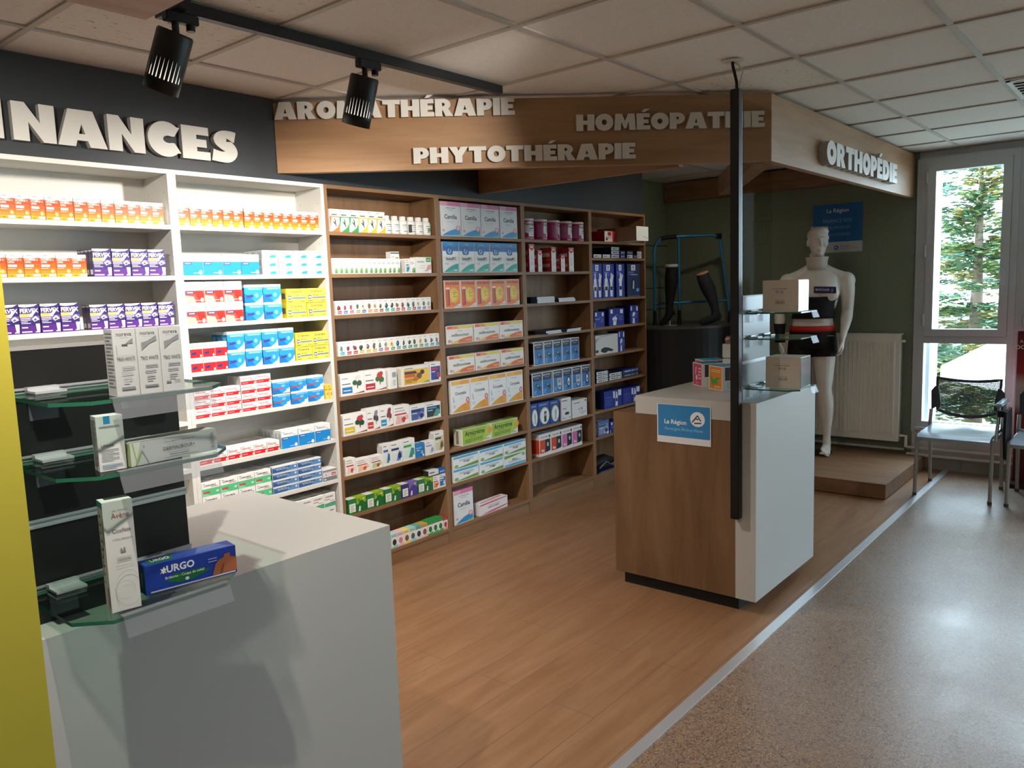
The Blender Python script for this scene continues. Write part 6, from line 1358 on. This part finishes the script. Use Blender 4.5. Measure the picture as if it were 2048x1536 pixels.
# ------------------------------------------------------------------ chairs by the window
sg = M('#9aa5b2', 0.22); leg_m = M('#a9aaa8', 0.35, 0.5); dkf = M('#3a3d42', 0.5)
def chair(label, loc, arm=True):
    t = thing('visitor_chair', label, 'chair', loc, 0, 'grey visitor chairs along the window')
    # local: sits facing -X, width along Y (0..0.47 towards -Y), depth along X (0..0.47)
    w = .475; 
    mb = MB(); P = []
    for i in range(9):
        for j in range(9):
            u, v = i/8, j/8
            y = -.015-(w-.03)*v; x = -.03+.47*u
            z = .452 - .012*math.sin(PI*v)*math.sin(PI*min(u*1.1, 1)) + .02*max(0, u-.85)*3 - .035*max(0, .16-u)*4
            P.append((x, y, z))
    top = [tuple(p) for p in P]; bot = [(p[0], p[1], p[2]-.024) for p in P]
    F_ = [(i*9+j, (i+1)*9+j, (i+1)*9+j+1, i*9+j+1) for i in range(8) for j in range(8)]
    mb.add(top, [f[::-1] for f in F_], sg, True); mb.add(bot, F_, sg, True)
    edge = [i*9 for i in range(9)] + [72+j for j in range(1, 9)] + [i*9+8 for i in range(7, -1, -1)] + [j for j in range(7, 0, -1)]
    n = len(edge); mb.add([top[e] for e in edge] + [bot[e] for e in edge], [(i, (i+1) % n, n+(i+1) % n, n+i) for i in range(n)], sg, True)
    mb.build('seat', t)
    for yy in (-.005, -w+.005):
        s_ = 1 if yy > -.1 else -1
        MB().tube([(-.005, yy, .0), (.03, yy, .43)], [.012, .013], leg_m, 10).build('front_leg', t)
        MB().tube([(.47, yy, .0), (.425, yy, .43), (.42, yy, .47), (.445, yy, .56)], [.012, .013, .013, .013], leg_m, 10).build('rear_leg', t)
        MB().tube([(.03, yy, .425), (.425, yy, .425)], .012, leg_m, 10).build('side_rail', t)
        for xx in (-.005, .47): MB().tube([(xx, yy, 0), (xx, yy, .022)], .0145, M('#55575a', .6), 10).build('foot_cap', t)
        mb = MB(); yo = yy - s_*.012
        mb.prism([(yo+.012*s_, .555), (yo+.016*s_, .70), (yo-.01*s_, .735), (yo-.03*s_, .735), (yo-.05*s_, .60), (yo-.045*s_, .575), (yo-.018*s_, .578)], .442, .462, dkf, 'x'); mb.build('back_bracket', t)
    # mesh back in a curved frame
    def back(u, v):  # u across 0..1, v height 0..1
        y = -.03-(w-.06)*u; z0 = .555 - .045*math.sin(PI*u); z1 = .795 - .022*math.sin(PI*u)
        z = z0+(z1-z0)*v; x = .455 + .03*math.sin(PI*u) + .035*v
        return Vector((x, y*1.0 + (.5-u)*(.03*(1-v)) * -1, z))
    fr = [back(u/12, 0) for u in range(13)] + [back(1, v/6) for v in range(1, 6)] + [back(1-u/12, 1) for u in range(13)] + [back(0, 1-v/6) for v in range(1, 6)]
    MB().tube(fr + [fr[0]], .0095, dkf, 8, cap=False).build('back_frame', t)
    mb = MB(); nm = M('#4a4d52', .6)
    for i in range(1, 46):
        u = i/46; a = [back(u-.0062, v/5) for v in range(6)]; b = [back(u+.0062, v/5) for v in range(6)]
        mb.add(a+b, [(k, k+1, 7+k, 6+k) for k in range(5)], nm)
    for i in range(1, 22):
        v = i/22; a = [back(u/10, v-.010) for u in range(11)]; b = [back(u/10, v+.010) for u in range(11)]
        mb.add([p+Vector((.0006,0,0)) for p in a+b], [(k, k+1, 12+k, 11+k) for k in range(10)], nm)
    mb.build('back_mesh', t)
    if arm:
        y = -w-.012
        MB().tube([(.03, y, .43), (.10, y, .55), (.12, y, .655)], .011, leg_m, 10).build('arm_post', t)
        MB().tube([(.40, y, .44), (.36, y, .56), (.35, y, .655)], .011, leg_m, 10).build('arm_post', t)
        MB().box(.08, .40, y-.026, y+.026, .655, .678, sg).build('armrest', t, bevel=.009)
        MB().lathe([(.030, -.02), (.030, .02)], black_soft, 16, (0, 0, 0)).build('tablet_hinge', t, (.11, y-.02, .61))
        mb = MB(); mb.prism([(.06,.63),(.30,.63),(.33,.50),(.30,.34),(.22,.27),(.10,.30),(.05,.45)], y-.052, y-.036, black_soft, 'y'); mb.build('folded_tablet', t)
    return t
chair('grey visitor chair with mesh back, in front of the window', (6.05, 1.345, 0.0005))
chair('second grey visitor chair cut off by the right edge of the picture', (6.05, .783, 0.0005), False)
# red display board
t = thing('display_board', 'dark red and white display board behind the second chair, right edge', 'display board', (6.70, .835, 0.001), R(-90))
def redgrad():
    m, nt, b = nodes('red_board_print', 0.45)
    tc = nt.nodes.new('ShaderNodeTexCoord'); sx = nt.nodes.new('ShaderNodeSeparateXYZ'); mr_ = nt.nodes.new('ShaderNodeMapRange')
    nt.links.new(tc.outputs['Object'], sx.inputs[0]); nt.links.new(sx.outputs['Z'], mr_.inputs[0]); mr_.inputs[1].default_value = .2; mr_.inputs[2].default_value = 1.13
    r = ramp(nt, [(0.0, '#5a0f12'), (0.36, '#8a1a1a'), (0.44, '#d8b9b4'), (0.58, '#d9b8b2'), (0.68, '#a01c1c'), (0.86, '#7a1214'), (1.0, '#5a0f12')])
    nt.links.new(mr_.outputs[0], r.inputs[0]); nt.links.new(r.outputs[0], b.inputs['Base Color']); return m
MB().box(0, .62, 0, .012, .03, 1.135, redgrad()).build('printed_panel', t, bevel=.004)
mb = MB(); decal(mb, [('t','A',.042,.925,.02,0,.0,'#e6d6d2'),('t','DON',.06,.885,.026,0,.02,'#efe4e0')], .62, 1.135, lambda u, v, l: (u, -.0012-l, v)); mb.build('lettering', t)
MB().box(-.01, .63, -.10, .12, 0, .03, M('#3a1214', .5)).build('base', t, bevel=.004)

# ------------------------------------------------------------------ outside the windows
struct(MB().box(7.4, 40, -30, 30, -1.7, -1.6, speck('outside_ground', '#8f8d80', '#a5a394', '#77766a', 2, .9)).build('ground'))
leafs = [M('#587a5e', .7), M('#768b55', .7), M('#62877b', .7), M('#998f59', .7), M('#9b8054', .7), M('#8ea299', .7)]
bark = M('#6a5a4c', .8)
def conifer(label, loc, hgt, rad, mats, seed, nb=70):
    q = random.Random(seed); t = thing('tree', label, 'tree', loc, 0)
    MB().tube([(0,0,0),(0.05,0.02,hgt*.5),(0,0,hgt*.98)], [.16,.10,.02], bark, 8).build('trunk', t)
    mb = MB()
    for k in range(nb):
        f = q.random(); z = hgt*(.12+.86*f); a = q.uniform(0, 2*PI); L = rad*(1.08-f)*q.uniform(.6, 1.1)
        dx, dy = math.cos(a), math.sin(a); m = q.choice(mats)
        for s_ in range(int(85*L/1.0)+16):
            r_ = L*(.18+.82*q.random()); zz = z - .12*r_ + .10*r_*r_/max(L,.1) + q.uniform(-.07,.07); x = dx*r_ + q.gauss(0, .07); y = dy*r_ + q.gauss(0, .07)
            b = a+q.uniform(-.9,.9); l_ = q.uniform(.10,.26); w_ = .022*q.uniform(.7,1.5); e = Vector((math.cos(b), math.sin(b), q.uniform(-.15,.35))); n_ = Vector((-math.sin(b), math.cos(b), q.uniform(-.5,.5)))
            p = Vector((x, y, zz)); mb.add([p-n_*w_, p+e*l_*.5-n_*w_*1.6, p+e*l_, p+e*l_*.5+n_*w_*1.6], [(0,1,2,3)], m if q.random() < .7 else q.choice(mats))
    mb.build('foliage', t); return t
conifer('blue-green conifer seen through the left window', (20.7, 5.15, -1.6), 10.4, 3.4, [leafs[2], leafs[0], leafs[5]], 3, 230)
conifer('yellow-green tree in front of the conifer, lower window', (15.55, 2.55, -1.6), 5.2, 1.55, [leafs[1], leafs[3], leafs[0]], 5, 150)
conifer('ochre autumn tree right of the conifer, outside the window', (28.2, 2.4, -1.6), 7.6, 3.6, [leafs[3], leafs[4], leafs[1]], 8, 220)
conifer('pale leafy shrub outside the lower window', (12.85, 2.95, -1.6), 3.4, .9, [leafs[5], M('#8d8474', .7), leafs[0]], 11, 100)
t = thing('parasol', 'large white garden parasol outside the lower window pane', 'parasol', (10.2, .55, -1.6))
mb = MB(); R0 = 1.45; n = 8; cv = M('#eceeee', .7); zc = 2.95; ze = 2.14
vs = [(0,0,zc)] + [(R0*math.cos(2*PI*j/n+.3), R0*math.sin(2*PI*j/n+.3), ze) for j in range(n)] + [(R0*math.cos(2*PI*j/n+.3), R0*math.sin(2*PI*j/n+.3), ze-.14) for j in range(n)]
mb.add(vs, [(0, 1+j, 1+(j+1) % n) for j in range(n)] + [(1+j, 9+j, 9+(j+1) % n, 1+(j+1) % n) for j in range(n)], cv); mb.build('canopy', t)
MB().tube([(0,0,0),(0,0,zc-.02)], .03, M('#9aa0a4', .4), 10).build('pole', t); MB().lathe([(.3,0),(.3,.07),(.1,.1)], M('#77797c', .6), 20).build('base', t)
